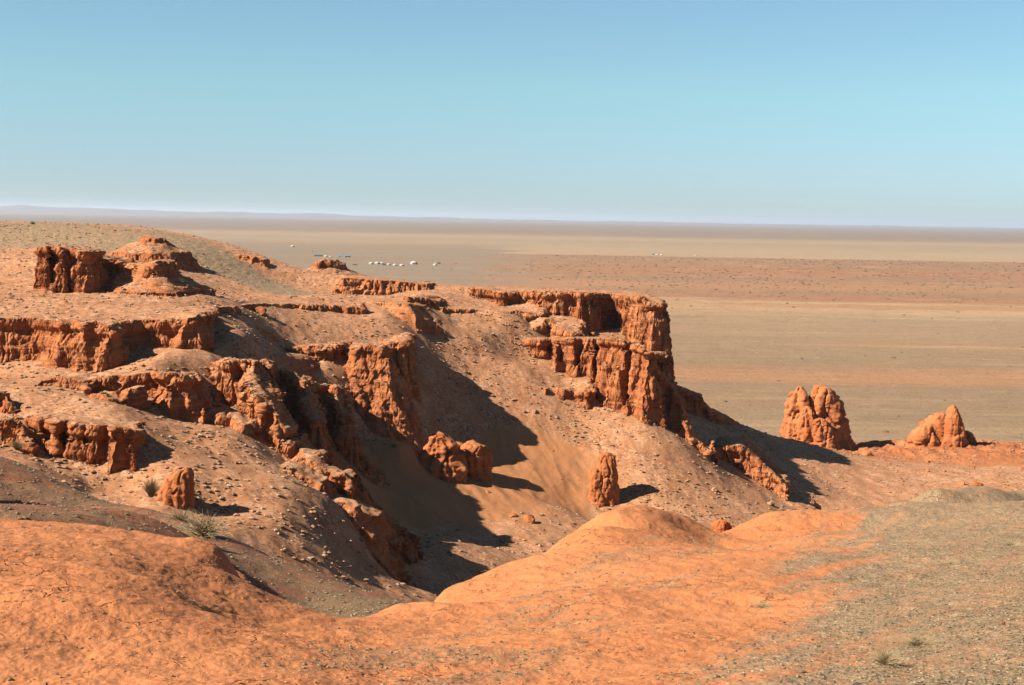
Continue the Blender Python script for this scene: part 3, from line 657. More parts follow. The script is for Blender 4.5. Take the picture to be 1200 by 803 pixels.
# left of the camp the plain is plain grey grit, without the red scrub belt
lefty = m.math('MULTIPLY', m.rng(m.math('ADD', Xv, m.rng(m.noise(.01, 3, .6), .3, .7, -60, 60)), -40, 30, 1, 0), m.math('MULTIPLY', m.rng(Yv, 900, 1000), m.rng(Yv, 2600, 2100)))
c = m.mix(lefty, c, m.mix(m.noise(.006, 4, .6, stretch=(.2, 1, 1)), (.155, .125, .09), (.205, .165, .12)))
st1 = m.noise(.03, 6, .7, stretch=(.08, 1, 1))
c = m.mix(m.rng(m.noise(.09, 5, .8, stretch=(.3, 1, 1), dist=.6), .54, .66, 0, .35), c, (.34, .235, .14))
c = m.mix(m.rng(m.noise(.07, 5, .8, stretch=(.3, 1, 1), dist=.6), .45, .37, 0, .45), c, (.155, .10, .062))
c = m.mix(m.rng(m.noise(.011, 5, .7, stretch=(.3, 1, 1)), .52, .66, 0, .5), c, (.29, .14, .07))
c = m.mix(m.rng(st1, .56, .68, 0, .55), c, (.34, .25, .155))
c = m.mix(m.rng(st1, .44, .32, 0, .5), c, (.15, .095, .06))
c = m.mix(m.rng(m.noise(.16, 6, .85, stretch=(.45, 1, 1)), .53, .62, 0, .5), c, (.30, .195, .115))
c = m.mix(m.rng(m.noise(.21, 6, .85, stretch=(.5, 1, 1)), .46, .38, 0, .55), c, (.13, .085, .05))
sp = m.noise(.9, 5, .85)
c = m.mix(m.rng(sp, .52, .62, 0, .55), c, (.11, .075, .042))
c = m.mix(1.0, c, (.95, .895, .83), 'MULTIPLY')
m.col(c)
m.bump(m.noise(.2, 8, .75), 1.2, .6)
link(bpy.data.objects.new('plain', mesh_np('plain', np.c_[X2, Y2, Z2], Q, m.m)), kind='structure')

# far hills: a long low range, higher on the left
hm_ = NT('far_hill_earth'); hm_.col(hm_.mix(hm_.noise(.0005, 5, .6), (.12, .085, .075), (.18, .135, .115)))
xs = np.linspace(-16000, 16000, 700); ys = np.linspace(0, 1, 24)
XX, YY = np.meshgrid(xs, ys, indexing='ij')
az_ = XX / 16000
crest = 75 * sstep(.15, -.55, az_) + 22 + 20 * sstep(.4, .9, az_) 
crest = crest * (1 + .35 * fbm(XX / 2500, YY * 0, 0, 4, 301)) + 12 * fbm(XX / 600, YY * 2, 0, 3, 305)
ZZ = crest * np.sin(np.pi * YY) ** 1.0 * (1 + .25 * fbm(XX / 900, YY * 5, 0, 3, 309)) - 3
Yh = 19000 + YY * 5000
I = np.arange(699)[:, None] * 24 + np.arange(23)[None, :]
link(bpy.data.objects.new('hills', mesh_np('hills', np.c_[XX.ravel(), Yh.ravel(), ZZ.ravel()], np.stack([I, I + 24, I + 25, I + 1], -1).reshape(-1, 4), hm_.m)), kind='structure')

# haze
hz = bpy.data.materials.new('haze_air'); hz.use_nodes = True; t_ = hz.node_tree
for n in list(t_.nodes): t_.nodes.remove(n)
o_ = t_.nodes.new('ShaderNodeOutputMaterial'); pv = t_.nodes.new('ShaderNodeVolumePrincipled')
pv.inputs['Color'].default_value = (.62, .70, .80, 1); pv.inputs['Density'].default_value = 4.0e-5; pv.inputs['Anisotropy'].default_value = .2
t_.links.new(pv.outputs[0], o_.inputs['Volume'])
bm = bmesh.new(); bmesh.ops.create_cube(bm, size=1)
for v in bm.verts: v.co = ((v.co.x) * 130000, v.co.y * 130000, -9 if v.co.z < 0 else 190)
me = bpy.data.meshes.new('haze'); bm.to_mesh(me); me.materials.append(hz)
USE_HAZE = True
if USE_HAZE: link(bpy.data.objects.new('haze', me), kind='stuff')
print('done base', round(time.time() - T0, 1))
#===OBJECTS===
rnd = random.Random(5)
def hitY(px, py, y0=6, y1=330, low=False):
    """distance ahead at which the line of sight through a pixel meets the ground"""
    d = ray(px, py); Ys = np.geomspace(y0, y1, 700); X = d[0] / d[1] * Ys; Z = CAMZ + d[2] / d[1] * Ys
    h = H(X, Ys); k = np.where(h >= Z)[0]
    if not len(k): return None
    return float(Ys[k[0]])
def ground(px, py, y0=6, y1=330):
    Y = hitY(px, py, y0, y1)
    if Y is None: Y = 45 / max(.001, -ray(px, py)[2] / ray(px, py)[1])
    X, Y, Z = P(px, py, Y); return X, Y, Z

def rock_mat(name, dark=False, pale=False):
    m = NT(name); c = rock_colour(m, 1.6)
    if pale: c = m.mix(.75, c, m.mix(m.noise(4, 5, .7), (.20, .12, .07), (.36, .24, .15)))
    m.col(c)
    b = m.bump(m.noise(2.0, 8, .7), .12, .7); m.bump(m.noise(9, 5, .75), .025, .8, b)
    return m.m
M_ROCK = rock_mat('red_rock'); M_PALE = rock_mat('pale_stone', pale=True)

# ---- tall rocks: lofted from traced widths, one closed mesh each
def loft(levels, Y, dep=.8, nl=60, na=72, seed=0, amp=.10, flute=.12, yaw=0., sink=1.5, lean=0):
    """levels: (py, x_left, x_right) top to bottom, as seen Y metres away; returns verts, tris"""
    zs, cx, ww = [], [], []
    for py, xl, xr in levels:
        a = P(xl, py, Y); b = P(xr, py, Y); zs.append((a[2] + b[2]) / 2); cx.append((a[0] + b[0]) / 2); ww.append((b[0] - a[0]) / 2)
    zs, cx, ww = zs[::-1], cx[::-1], ww[::-1]
    zs = [zs[0] - sink] + zs; cx = [cx[0]] + cx; ww = [ww[0] * 1.08] + ww
    tt = np.linspace(0, 1, nl) ; z = zs[0] + (zs[-1] - zs[0]) * tt
    c = np.interp(z, zs, cx); w_ = np.interp(z, zs, ww)
    maxw = max(ww)
    th = np.linspace(0, 2 * math.pi, na, endpoint=False)
    ct, st_ = np.cos(th), np.sin(th)
    e = 2.6; rad = (np.abs(ct) ** e + np.abs(st_) ** e) ** (-1 / e)
    V = []
    dd = w_ * dep
    for i in range(nl):
        V.append(np.stack([c[i] + w_[i] * rad * ct, Y + (maxw * dep * .25 + dd[i] * .75) * rad * st_, np.full(na, z[i])], 1))
    V = np.concatenate(V)
    top = np.array([[c[-1], Y, z[-1] + .12 * maxw]]); V = np.r_[V, top]
    nx = np.r_[np.tile(ct, nl), 0]; ny = np.r_[np.tile(st_, nl), 0]
    x, y, zz = V.T; s = maxw
    f = -np.abs(perlin(x / (s * .42), y / (s * .42), zz / (s * 3.2), seed)) * flute * s * 2 + flute * s * .5
    f = f - .16 * s * sstep(.78, 1.0, 1 - 2.4 * np.abs(perlin(x / (s * .55) + .3 * perlin(x / s * 2, y / s * 2, zz / s, seed + 5), y / (s * .55), zz / (s * 2.4), seed + 6))) + .025 * s * (sstep(0, .2, (zz / (s * .45) + .3 * perlin(x / s, y / s, zz / s, seed + 8)) % 1.0) - .5)
    cw = .2 * perlin(x / s, y / s, zz / s, seed + 21); a1, b1 = cells(x / (s * .62) + cw, y / (s * .62) - cw, zz / (s * 1.3) + cw, seed); a2, b2 = cells(x / (s * .26) + cw, y / (s * .26), zz / (s * .4) - cw, seed + 1)
    f = f + s * (.20 * (b1 - .5) * sstep(0, .16, a1) - .05 * sstep(.12, 0, a1) + .04 * (b2 - .5) * sstep(0, .2, a2))
    f = f + .55 * amp * s * fbm(x / (s * .6), y / (s * .6), zz / (s * .75), 5, seed + 7, gain=.6) + .05 * s * fbm(x / 3, y / 3, zz / (.28 * s), 2, seed + 9)
    V[:, 0] += nx * f; V[:, 1] += ny * f; V[:-1, 2] += (.10 * s * fbm(x / (s * .5), y / (s * .5), zz, 3, seed + 3) * sstep(zs[-1] - .6 * s, zs[-1], zz))[:-1]
    I = np.arange(nl - 1)[:, None] * na + np.arange(na)[None, :]; J = np.arange(nl - 1)[:, None] * na + (np.arange(na)[None, :] + 1) % na
    T = np.concatenate([np.stack([I, J, J + na], -1).reshape(-1, 3), np.stack([I, J + na, I + na], -1).reshape(-1, 3)])
    k = (nl - 1) * na + np.arange(na); k2 = (nl - 1) * na + (np.arange(na) + 1) % na
    T = np.concatenate([T, np.stack([k, k2, np.full(na, len(V) - 1)], -1)])
    return V, T
def join(parts):
    V = []; T = []; o = 0
    for v, t in parts: V.append(v); T.append(t + o); o += len(v)
    return np.concatenate(V), np.concatenate(T)
def put(name, VT, mat, label, cat, group=None):
    V, T = VT; ctr = np.array([V[:, 0].mean(), V[:, 1].mean(), V[:, 2].min()])
    o = bpy.data.objects.new(name, mesh_np(name, V - ctr, T, mat)); o.location = ctr
    return link(o, label, cat, group)

put('rock_pillar', join([loft([(532,706,716),(535,703,720),(542,701,721),(550,697,722),(565,694,724),(592,693,725)], 159, .8, 80, 80, 3, .10, .06), loft([(550,692,702),(554,691,706),(564,690,708),(575,690,710),(592,689,712)], 158.5, .9, 60, 60, 4, .12, .06)]), M_ROCK,
    'lone upright rock pillar standing on the stony slope right of centre', 'rock')
put('rock_tower', join([loft([(455,933,939),(458,930,943),(468,926,946),(480,922,949),(495,920,952),(512,917,956),(530,913,958)], 241, .9, 80, 80, 11, .12, .10),
    loft([(454.5,957,970),(457,952,976),(464,949,982),(474,948,986),(488,948,989),(500,950,991),(515,950,995),(532,946,1001)], 241, .9, 90, 90, 12, .10, .12),
    loft([(478,940,950),(486,937,955),(500,934,961),(515,932,966),(532,930,970)], 238.5, .8, 70, 70, 14, .14, .10),
    loft([(492,956,966),(500,953,975),(512,951,980),(532,948,986)], 237, .8, 60, 70, 15, .16, .10)]), M_ROCK, 'twin topped red rock tower, the tallest free standing rock at right', 'rock')
put('pointed_rock', join([loft([(476,1115,1120),(482,1111,1124),(490,1107,1127),(502,1104,1130),(515,1102,1132),(532,1100,1134)], 239, 1.0, 80, 70, 21, .06, .03),
    loft([(483,1102,1107),(486,1094,1110),(494,1084,1112),(504,1075,1113),(515,1068,1114),(532,1061,1116)], 240, .55, 80, 90, 22, .09, .12),
    loft([(506,1128,1138),(509,1126,1141),(520,1124,1143),(534,1122,1146)], 242, .9, 50, 60, 23, .10, .06)]), M_ROCK, 'pointed orange rock with a sloping left shoulder at far right', 'rock')
Yo = (hitY(540, 553, 100) or 158) - .6; Yp = (hitY(508, 545, 100) or 158) - .3
print('outcrop', Yo, Yp)
put('boulder', join([loft([(509,509,518),(513,503,527),(522,499,533),(535,493,540),(549,488,545)], Yp, .7, 50, 80, 31, .16, .10), loft([(518,549,560),(522,539,567),(530,533,574),(542,531,576),(554,530,575)], Yo, .8, 60, 80, 32, .14, .03),
    loft([(520,528,540),(526,522,548),(534,518,552),(553,514,554)], Yo, .7, 40, 60, 33, .16, .06)]), M_ROCK, 'large broken red boulder at the edge of the smooth sand', 'boulder')
Yb = hitY(206, 603, 60) or 93
put('rock_stump', loft([(550,213,221),(553,203,224),(562,193,226),(575,187,227),(608,183,229)], 96, .7, 60, 80, 35, .12, .10), M_ROCK, 'dark shadowed rock stump beside the pale bush', 'rock')
put('boulder', join([loft([(608,843,847),(611,839,852),(616,836,856),(622,835,858),(629,834,860)], 40.5, .8, 50, 70, 41, .20, .16, sink=.5)]), M_ROCK, 'ragged dark boulder just behind the orange foreground mound', 'boulder')

# ---- loose stones
def stone_mesh(seed, n=3, rough=.32):
    bm = bmesh.new(); bmesh.ops.create_icosphere(bm, subdivisions=n, radius=1)
    V = np.array([v.co[:] for v in bm.verts]); T = np.array([[v.index for v in f.verts] for f in bm.faces]); bm.free()
    R_ = np.random.RandomState(seed)
    for k in range(7):            # broken facets
        d = R_.normal(size=3); d /= np.linalg.norm(d); c = R_.uniform(.55, .85); q = V @ d; V = V - np.outer(np.maximum(q - c, 0), d)
    f = 1 + rough * .6 * fbm(V[:, 0] * 1.3, V[:, 1] * 1.3, V[:, 2] * 1.3, 3, seed)
    V = V * f[:, None] * R_.uniform(.75, 1.15, 3); return V, T
STN = []
for i in range(10):
    V, T = stone_mesh(500 + i); STN.append((mesh_np('boulder_shape', V, T, M_ROCK, False), mesh_np('stone_shape', V, T, M_PALE, False)))
def stone(px, py, wpx, label, group, pale=False, name='stone', cat='stone', Y0=60, asp=.75):
    X, Y, Z = ground(px, py, Y0)
    rr = wpx / 2 * Y / F
    o = bpy.data.objects.new(name, STN[rnd.randrange(10)][1 if pale else 0]); o.location = (X, Y + rr * .3, Z + rr * .25 * asp)
    o.scale = (rr, rr * rnd.uniform(.8, 1.1), rr * asp * rnd.uniform(.85, 1.15)); o.rotation_euler = (rnd.uniform(-.3, .3), rnd.uniform(-.3, .3), rnd.uniform(0, 6.3))
    return link(o, label, cat, group)
one = [  # single boulders one can point at
 (304,368,20,'rounded boulder on the left plateau edge beside a short dark shadow',.8,0),(424,366,15,'square rim block on the plateau edge casting a long shadow',1.3,0),
 (621,612,17,'dark sided boulder on the smooth sand of the basin',.9,0),(600,606,13,'low red rock left of the dark sided basin boulder',.5,0),
 (1128,569,11,'small orange rock at right, left one of a close pair',.9,0),(1146,570,13,'small orange rock at right, right one of a close pair',.9,0),
 (1016,534,14,'squat red rock with a shadow between the two big right towers',.8,0),(838,577,11,'pale boulder, biggest of the stones under the dark rock wall',1,1),
 (903,592,10,'pale rounded stone just below the tip of the long shadow',.9,1),(627,484,9,'pale flat stone under the small overhung ledge',.7,1),
 (12,408,11,'flat pale slab lying on the slope under the left plateau rim',.45,1),(571,578,8,'small dark stone alone near the middle of the basin',.8,0),
 (907,553,10,'small orange rock on the rubble behind the long shadow',.9,0),(436,548,0,'',1,0)]
for px, py, wd, lb, asp, pale in one:
    if wd: stone(px, py, wd, lb, None, bool(pale), 'boulder', 'boulder', 60, asp)
def stones(n, poly, smin, smax, label, group, pale=.6, Y0=60):
    xs = [q[0] for q in poly]; ys = [q[1] for q in poly]; k = 0
    while k < n:
        x = rnd.uniform(min(xs), max(xs)); y = rnd.uniform(min(ys), max(ys)); ins = False
        for (x0, y0), (x1, y1) in zip(poly, poly[1:] + poly[:1]):
            if (y0 > y) != (y1 > y) and x < (x1 - x0) * (y - y0) / (y1 - y0) + x0: ins = not ins
        if not ins: continue
        k += 1; stone(x, y, smin + (smax - smin) * rnd.random() ** 2.5, label, group, rnd.random() < pale, Y0=Y0)
stones(75, [(560,470),(640,470),(760,525),(905,590),(860,600),(740,595),(600,560)], 2, 5.5, 'small stone on the wide stony slope below the headland', 'stones on the slope below the headland')
stones(55, [(200,500),(280,510),(430,610),(450,650),(420,665),(240,605)], 2, 4.5, 'small stone on the pale slope at lower left', 'stones on the left slope')
stones(20, [(480,620),(560,610),(600,650),(520,690)], 1.6, 3.5, 'small stone on the low rise below the smooth basin', 'stones on the rise below the basin')
stones(42, [(1000,512),(1200,520),(1200,560),(1060,555),(1010,540)], 2.5, 7, 'red rubble block on the broken ridge between the right rocks', 'rubble at the foot of the right rocks', pale=.1)
stones(22, [(850,490),(915,520),(905,535),(870,515)], 2, 5, 'small rock on the crest behind the dark rock wall', 'rocks on the crest behind the dark wall', pale=.3)
stones(22, [(470,395),(540,400),(590,455),(530,480),(505,430)], 1.8, 4, 'small stone on the slope right of the large buttress', 'stones right of the buttress')
stones(20, [(20,425),(170,430),(150,440),(40,440)], 2, 6, 'red block under the left plateau wall', 'blocks under the left plateau wall', pale=.2)
stones(18, [(100,262),(160,270),(200,290),(30,268)], 2, 4.5, 'small dark rock on the crown of the far left hill', 'rocks on the far hill', pale=.1)
for q in ((888,746,9),(918,730,6),(1173,733,10),(1124,748,9),(1092,710,6),(1156,716,7),(1066,722,5),(964,766,5),(1010,675,4),(1192,690,5)):
    stone(q[0], q[1], q[2], 'white stone lying on the gravel of the near right hill', 'white stones on the near hill', True, Y0=5, asp=.5)

# ---- gravel and stone litter nobody could count
def litter(name, sel, wt, n, smin, smax, mat, label, power=2.0, seed=1, flatn=.55):
    idx = np.where(sel)[0]; dd = np.hypot(p[idx, 0], p[idx, 1]); pr = wt[idx] * dd ** power; pr = pr / pr.sum()
    R_ = np.random.RandomState(seed); ch = R_.choice(idx, n, p=pr)
    ico = np.array([[0,0,1],[.89,0,.3],[.28,.85,.3],[-.72,.53,.3],[-.72,-.53,.3],[.28,-.85,.3],[.5,.4,-.5],[-.5,.5,-.5],[0,-.7,-.5]]);
    fc = np.array([[0,1,2],[0,2,3],[0,3,4],[0,4,5],[0,5,1],[1,6,2],[2,6,7],[2,7,3],[3,7,4],[4,7,8],[4,8,5],[5,8,1],[1,8,6]])
    sz = smin + (smax - smin) * R_.random(n) ** 4
    V = ico[None] * (1 + .35 * R_.normal(size=(n, 9, 3)).clip(-1, 1) * .6); a = R_.random(n) * 6.28; c_, s_ = np.cos(a), np.sin(a)
    x = V[..., 0] * c_[:, None] - V[..., 1] * s_[:, None]; y = V[..., 0] * s_[:, None] + V[..., 1] * c_[:, None]
    V = np.stack([x * R_.uniform(.7, 1.3, (n, 1)), y, V[..., 2] * flatn + .12], -1) * sz[:, None, None]
    j = R_.normal(size=(n, 2)) * .0; V[..., 0] += (p[ch, 0] + j[:, 0])[:, None]; V[..., 1] += (p[ch, 1] + j[:, 1])[:, None]; V[..., 2] += p[ch, 2][:, None]
    T = fc[None] + (np.arange(n) * 9)[:, None, None]
    me = mesh_np(name, V.reshape(-1, 3), T.reshape(-1, 3), mat, False)
    return link(bpy.data.objects.new(name, me), label, kind='stuff')
def litter_mat(name, cols, scale):
    m = NT(name); m.col(m.ramp(m.noise(scale, 2, .9), cols)); return m.m
ML1 = litter_mat('slope_stones', [(.35, (.12, .055, .028)), (.5, (.24, .125, .065)), (.65, (.36, .23, .14))], 3.0)
ML2 = litter_mat('hill_gravel', [(.32, (.06, .045, .028)), (.48, (.135, .10, .058)), (.58, (.19, .14, .08)), (.70, (.36, .27, .17))], 22.0)
bsel = (vid == 0) & (p[:, 2] > -1); inb = (u > -20) & (u < 1220)
litter('stones', bsel & inb & (smooth_sand < .3), .25 + sstep(-.3, .5, fbm(p[:, 0] / 8, p[:, 1] / 8, 0, 3, 401)), 30000, .045, .30, ML1, 'loose stones scattered over the slopes below the cliffs', 1.2)
litter('stones', rock & inb & (N2[:, 2] > .75), .15 + sstep(-.2, .5, fbm(p[:, 0] / 5, p[:, 1] / 5, 0, 3, 403)), 9000, .04, .28, ML1, 'loose stones on the plateau and the ledges', 1.2, 2)
litter('gravel', A_i & inb, np.clip(grav, 0, 1) ** 1.5 + .02, 60000, .005, .028, ML2, 'grey green gravel covering the near right hill', .8, 3)
ML3 = litter_mat('earth_crumbs', [(.35, (.26, .09, .032)), (.5, (.38, .145, .055)), (.65, (.48, .21, .095))], 22.0)
litter('crumbs', A_i & inb, 1.05 - np.clip(grav, 0, 1), 34000, .003, .016, ML3, 'crumbled orange earth strewn over the foreground ridge', .8, 5)
litter('gravel', B_i & inb, np.clip(grav, 0, 1) + .25, 16000, .012, .06, ML2, 'dark gravel on the spur behind the foreground ridge', 1.0, 4)

# ---- dry scrub on the plain
def tufts():
    n = 14000; R_ = np.random.RandomState(9)
    Y = 10 ** R_.uniform(math.log10(290), math.log10(1780), n * 3); X = (R_.uniform(-.40, .42, n * 3)) * Y
    dens = .025 + .9 * sstep(980, 1100, Y) * sstep(1790, 1650, Y) * sstep(-60, 120, X) + .55 * sstep(800, 860, Y) * sstep(1100, 1000, Y) * sstep(0, 60, X)
    dens *= .35 + .65 * sstep(-.25, .25, fbm(X / 70, Y / 90, 0, 3, 77))
    k = R_.random(n * 3) < dens * .9; X, Y = X[k][:n], Y[k][:n]; n = len(X)
    Z = plain_z(X, Y); sz = (.18 + .62 * R_.random(n) ** 2.5) * (.6 + Y / 1300)
    base = np.array([[0,0,.9],[1,0,.35],[.3,.95,.4],[-.8,.6,.3],[-.8,-.6,.4],[.3,-.95,.3],[.9,0,-.2],[-.7,.7,-.2],[-.7,-.7,-.2]])
    fc = np.array([[0,1,2],[0,2,3],[0,3,4],[0,4,5],[0,5,1],[1,6,2],[2,6,7],[2,7,3],[3,7,4],[4,7,8],[4,8,5],[5,8,1],[1,8,6]])
    V = base[None] * (1 + .25 * R_.normal(size=(n, 9, 1))); V = V * sz[:, None, None] * np.array([1, 1, .7]); V += np.stack([X, Y, Z], -1)[:, None]
    m = NT('dry_scrub'); m.col(m.mix(m.noise(.3, 2, .8), (.075, .055, .03), (.15, .115, .065)))
    me = mesh_np('scrub', V.reshape(-1, 3), (fc[None] + (np.arange(n) * 9)[:, None, None]).reshape(-1, 3), m.m, False)
    link(bpy.data.objects.new('scrub', me), 'low dark scrub dotted over the plain', kind='stuff')
tufts()

# ---- bushes: twigs from one root, each a thin tapered blade pair, and small leaves
M_TWIG = NT('dry_twig'); M_TWIG.col(M_TWIG.mix(M_TWIG.noise(8, 2, .7), (.19, .13, .065), (.33, .25, .14))); M_TWIG = M_TWIG.m
M_LEAF = NT('grey_leaf'); M_LEAF.col(M_LEAF.mix(M_LEAF.noise(5, 2, .7), (.14, .14, .075), (.27, .26, .16))); M_LEAF = M_LEAF.m
def bush(px, py, wpx, hpx, label, Y0=60, leafy=.5, lean=0., n=150, seed=0, Y=None, group=None, spread=1.0):
    if Y is None: X, Y, Z = ground(px, py, Y0)
    else: X, Y, Z = P(px, py, Y)
    R_ = random.Random(seed); w_ = wpx / 2 * Y / F; h_ = hpx * Y / F
    root = bpy.data.objects.new('bush', None); root.location = (X, Y, Z); link(root, label, 'bush', group)
    tv, tf, lv, lf = [], [], [], []
    for i in range(n):
        a = R_.uniform(0, 6.283); q = R_.random() ** .5 * spread
        tip = Vector((w_ * q * math.cos(a) + lean * h_, w_ * q * math.sin(a), h_ * (1 - .45 * q * q) * R_.uniform(.55, 1.05)))
        st = Vector((R_.gauss(0, .08) * w_, R_.gauss(0, .08) * w_, -.03 * h_)); mid = st.lerp(tip, .5) + Vector((R_.gauss(0, .1) * w_, R_.gauss(0, .1) * w_, .08 * h_))
        r0 = max(h_ * .012, Y / F * .22)
        for aa_, bb_, ra, rb in ((st, mid, r0, r0 * .7), (mid, tip, r0 * .7, r0 * .25)):
            k = len(tv)
            for pt, rr2 in ((aa_, ra), (bb_, rb)):
                for t in range(3): tv.append((pt.x + rr2 * math.cos(t * 2.094), pt.y + rr2 * math.sin(t * 2.094), pt.z + rr2 * .4 * math.sin(t * 2.5)))
            for t in range(3): tf.append((k + t, k + (t + 1) % 3, k + 3 + (t + 1) % 3)); tf.append((k + t, k + 3 + (t + 1) % 3, k + 3 + t))
        if R_.random() < leafy:
            for j in range(6):
                c_ = mid.lerp(tip, R_.random() * 1.1) + Vector((R_.gauss(0, .06), R_.gauss(0, .06), R_.gauss(0, .06))) * w_; s_ = max(h_ * .03, Y / F * .5) * R_.uniform(.6, 1.3)
                k = len(lv); d1 = Vector((R_.gauss(0, 1), R_.gauss(0, 1), R_.gauss(0, 1))).normalized() * s_; d2 = Vector((R_.gauss(0, 1), R_.gauss(0, 1), R_.gauss(0, 1))).normalized() * s_ * .6
                for v in (c_, c_ + d1, c_ + d1 + d2): lv.append(v[:])
                lf.append((k, k + 1, k + 2))
    o = bpy.data.objects.new('twigs', mesh_np('twigs', tv, tf, M_TWIG, False)); C.objects.link(o); o.parent = root
    if lf: o = bpy.data.objects.new('foliage', mesh_np('foliage', lv, lf, M_LEAF, False)); C.objects.link(o); o.parent = root
bush(177, 582, 24, 26, 'pale upright bush at the foot of the capped cliff block', 60, .7, n=200, seed=1, Y=62)
bush(20, 527, 22, 14, 'grey green bush in the shadow at the left edge', 40, .8, n=160, seed=2, Y=60)
bush(407, 520, 14, 18, 'grey bush at the mouth of the shadowed bowl', 90, .8, n=120, seed=3)
bush(462, 524, 18, 7, 'low grey bush in front of the large buttress', 90, .8, n=100, seed=4)
bush(392, 527, 9, 5, 'tiny grey bush between the bowl shadow and the grey bush', 90, .7, n=60, seed=5)
bush(518, 541, 14, 7, 'small pale bush against the broken red boulder', 100, .7, n=90, seed=6)
bush(212, 333, 10, 7, 'small bush beside the red wall on the far hill', 100, .8, n=80, seed=7)
bush(240, 628, 58, 34, 'straw coloured dry bush on the spur above the foreground ridge', 17, .15, n=260, seed=8, spread=1.4)
bush(212, 610, 40, 20, 'low tuft left of the straw coloured dry bush', 17, .1, n=150, seed=9, spread=1.3)
bush(1040, 780, 52, 26, 'dry brown bush low on the near right hill', 5, .2, n=240, seed=10, spread=1.2)
bush(1078, 757, 62, 20, 'wider dry bush above the brown one on the near right hill', 5, .2, n=260, seed=11, spread=1.3)
bush(1112, 663, 40, 10, 'thin yellowish tuft high on the right hill', 5, .1, n=120, seed=12, spread=1.3)
bush(895, 712, 30, 9, 'flat dry tuft at the edge of the gravel on the right hill', 5, .1, n=120, seed=14, spread=1.3)
bush(1185, 640, 34, 10, 'low straw tuft near the right edge of the gravel hill', 5, .1, n=120, seed=15, spread=1.3)
bush(374, 652, 6, 12, 'thin pale dead stalk on the rise under the left slope', 60, 0, n=8, seed=13)
for i, q in enumerate(((345,566,12,6),(350,614,10,5),(38,268,9,5),(55,268,6,4),(392,520,8,5),(232,548,10,5),(250,510,8,5),(325,548,8,4))):
    if i in (2, 3): continue
    bush(q[0], q[1], q[2], q[3], 'tiny grey bush on the pale slope at lower left', 60, .7, n=60, seed=30 + i, group='tiny bushes on the left slope')
bush(38, 263, 9, 4, 'dark bush on the skyline of the far left hill', 100, .8, n=80, seed=41)

# ---- the camp on the plain
def pmat(name, c, rough=.7):
    m = NT(name); m.col(m.mix(m.noise(2, 3, .6), tuple(x * .88 for x in c), c)); m.b.inputs['Roughness'].default_value = rough; return m.m
M_FELT = pmat('white_canvas', (.38, .37, .345)); M_DOOR = pmat('painted_door', (.30, .09, .04)); M_RING = pmat('roof_ring', (.16, .10, .06)); M_BLUE = pmat('blue_roof', (.10, .17, .30)); M_GREEN = pmat('green_roof', (.06, .14, .11)); M_DARK = pmat('dark_wall', (.07, .075, .09)); M_GLASS = pmat('window_glass', (.03, .04, .05), .2)
def lathe(pr, n=28):
    V = []; T = []
    for r_, z_2 in pr:
        for i in range(n): V.append((r_ * math.cos(6.2832 * i / n), r_ * math.sin(6.2832 * i / n), z_2))
    for k in range(len(pr) - 1):
        for i in range(n): a = k * n + i; b = k * n + (i + 1) % n; T += [(a, b, b + n), (a, b + n, a + n)]
    return V, T
def boxm(x0, x1, y0, y1, z0, z1):
    V = [(x, y, z) for x in (x0, x1) for y in (y0, y1) for z in (z0, z1)]
    return V, [(0,1,3),(0,3,2),(4,6,7),(4,7,5),(0,4,5),(0,5,1),(2,3,7),(2,7,6),(0,2,6),(0,6,4),(1,5,7),(1,7,3)]
def child(name, VT, mat, parent, smooth=False):
    o = bpy.data.objects.new(name, mesh_np(name, VT[0], VT[1], mat, smooth)); C.objects.link(o); o.parent = parent; return o
def make_ger():
    r_ = bpy.data.objects.new('round_tent', None); C.objects.link(r_)
    child('wall', lathe([(2.95, 0), (3.0, .1), (3.0, 1.6), (2.9, 1.66)]), M_FELT, r_, True)
    child('roof', lathe([(3.08, 1.55), (3.02, 1.68), (1.8, 2.25), (.62, 2.72), (.58, 2.74)]), M_FELT, r_, True)
    child('roof_ring', lathe([(.60, 2.70), (.60, 2.86), (.45, 2.90), (.0, 2.93)]), M_RING, r_)
    child('door', boxm(-.45, .45, -3.12, -2.9, 0, 1.55), M_DOOR, r_)
    for t in (0, 1): child('rope_band', lathe([(3.025, .55 + .6 * t), (3.05, .58 + .6 * t), (3.05, .62 + .6 * t), (3.025, .65 + .6 * t)]), M_RING, r_)
    return r_
def copy_tree(o):
    c = o.copy(); C.objects.link(c)
    for ch in o.children:
        d = ch.copy(); C.objects.link(d); d.parent = c
    return c
def on_plain(px, py):
    hor = 246 + px / 60; d = ray(px, py); t = CAMZ / -d[2]; X, Y = d[0] * t, d[1] * t; return X, Y, float(plain_z(np.array([X]), np.array([Y]))[0])
ger0 = make_ger(); g0 = True
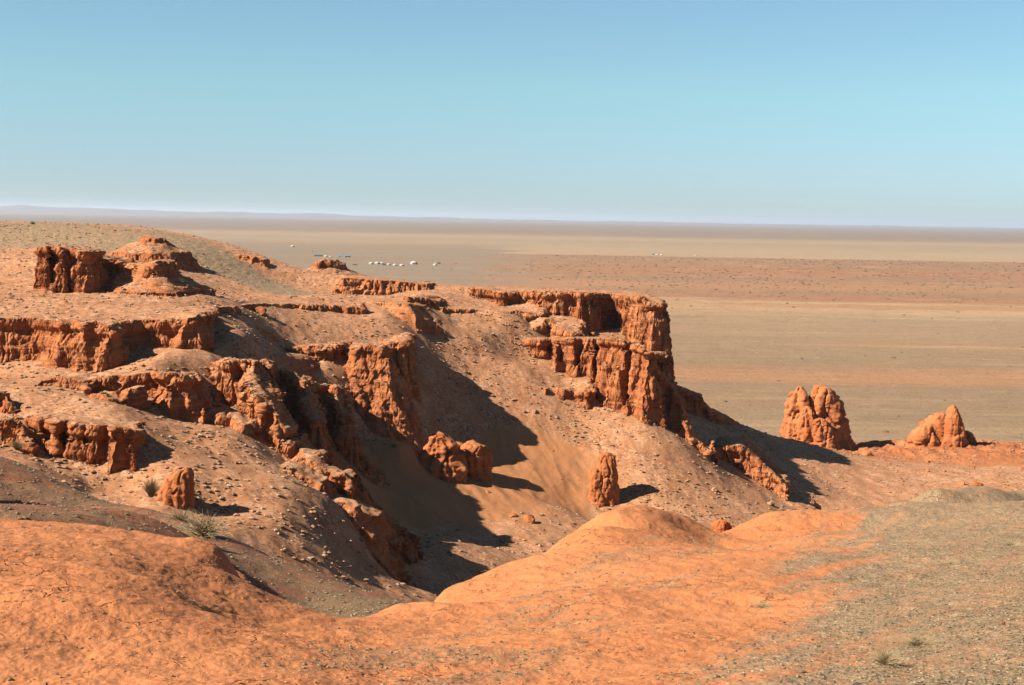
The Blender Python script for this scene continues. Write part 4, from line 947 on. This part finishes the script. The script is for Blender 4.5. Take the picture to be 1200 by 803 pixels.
for px, py, wpx, lb, gp in ((435,310,6,'leftmost white round tent of the camp row','camp tents'),(442,309.6,6,'second round tent of the camp row, joined by another','camp tents'),(447.5,309.6,5,'third round tent of the camp row','camp tents'),
    (455.5,311,5,'fourth small round tent of the camp row','camp tents'),(463,311.4,5,'fifth small round tent of the camp row','camp tents'),(471,311.6,5.4,'sixth round tent, last of the small ones','camp tents'),
    (485,310,8.5,'largest white round tent standing apart at the right of the row','camp tents'),(343,289.5,4.6,'lone white round tent far out on the left of the plain','lone tents'),
    (382,301,4,'white round tent beside the long green roofed shed','camp tents'),(387.5,301.3,3,'smaller white round tent right of the shed','camp tents'),(510,311,5,'low white tent right of the largest tent','camp tents'),
    (770,299.2,3.4,'pale tent of the distant camp beyond the red flats','distant camp'),(775,299.4,3,'second pale tent of the distant camp','distant camp'),(815,300,2.6,'single far tent right of the distant camp','distant camp')):
    t = ger0 if g0 else copy_tree(ger0); g0 = False
    X, Y, Z = on_plain(px, py); sc_ = wpx * Y / F / 6.0; t.location = (X, Y, Z - .05); t.scale = (sc_,) * 3; t.rotation_euler = (0, 0, rnd.uniform(-.8, .8)); t['label'] = lb; t['category'] = 'tent'; t['group'] = gp
def shed(px, py, wpx, hpx, dpx, roofm, wallm_, label, n=3):
    X, Y, Z = on_plain(px, py); w2 = wpx / 2 * Y / F; h = hpx * Y / F; d2 = dpx / 2 * Y / F
    r_ = bpy.data.objects.new('shed', None); r_.location = (X, Y, Z); link(r_, label, 'shed')
    child('wall', boxm(-w2, w2, -d2, d2, -.2, h * .65), wallm_, r_)
    e = .3; V = [(-w2 - e, -d2 - e, h * .6), (w2 + e, -d2 - e, h * .6), (w2 + e, d2 + e, h * .6), (-w2 - e, d2 + e, h * .6), (-w2 - e, 0, h), (w2 + e, 0, h)]
    child('roof', (V, [(0,1,5),(0,5,4),(2,3,4),(2,4,5),(0,4,3),(1,2,5),(0,3,2),(0,2,1)]), roofm, r_)
    child('door', boxm(-.5, .5, -d2 - .06, -d2 + .02, 0, min(2, h * .55)), M_DOOR, r_)
    for i in range(n):
        x = -w2 + (i + .5) * 2 * w2 / n
        if abs(x) > 1.0: child('window', boxm(x - .45, x + .45, -d2 - .05, -d2 + .02, .8, min(1.8, h * .5)), M_GLASS, r_)
shed(373, 300.4, 9, 2.0, 4, M_GREEN, M_DARK, 'long low shed with a dark green roof', 4)
shed(398, 301.2, 5.5, 2.2, 4, M_BLUE, M_FELT, 'pale shed with a blue roof', 2)
shed(407.5, 301.4, 6, 2.6, 4, M_BLUE, M_DARK, 'dark shed with a blue roof right of the pale shed', 2)
shed(450, 311, 3.6, 2.0, 2.4, M_DARK, M_DARK, 'small dark hut between the camp tents', 2)
shed(514.5, 309.8, 3, 2.2, 2, M_DARK, M_DARK, 'tiny dark hut above the low white tent', 2)
shed(416, 311, 5, 1.2, 3, M_DARK, M_DARK, 'low dark shed half hidden behind the red mound', 2)
shed(765.5, 299.2, 3.2, 1.6, 3, M_GREEN, M_FELT, 'green roofed shed of the distant camp', 2)
print('objects', round(time.time() - T0, 1))
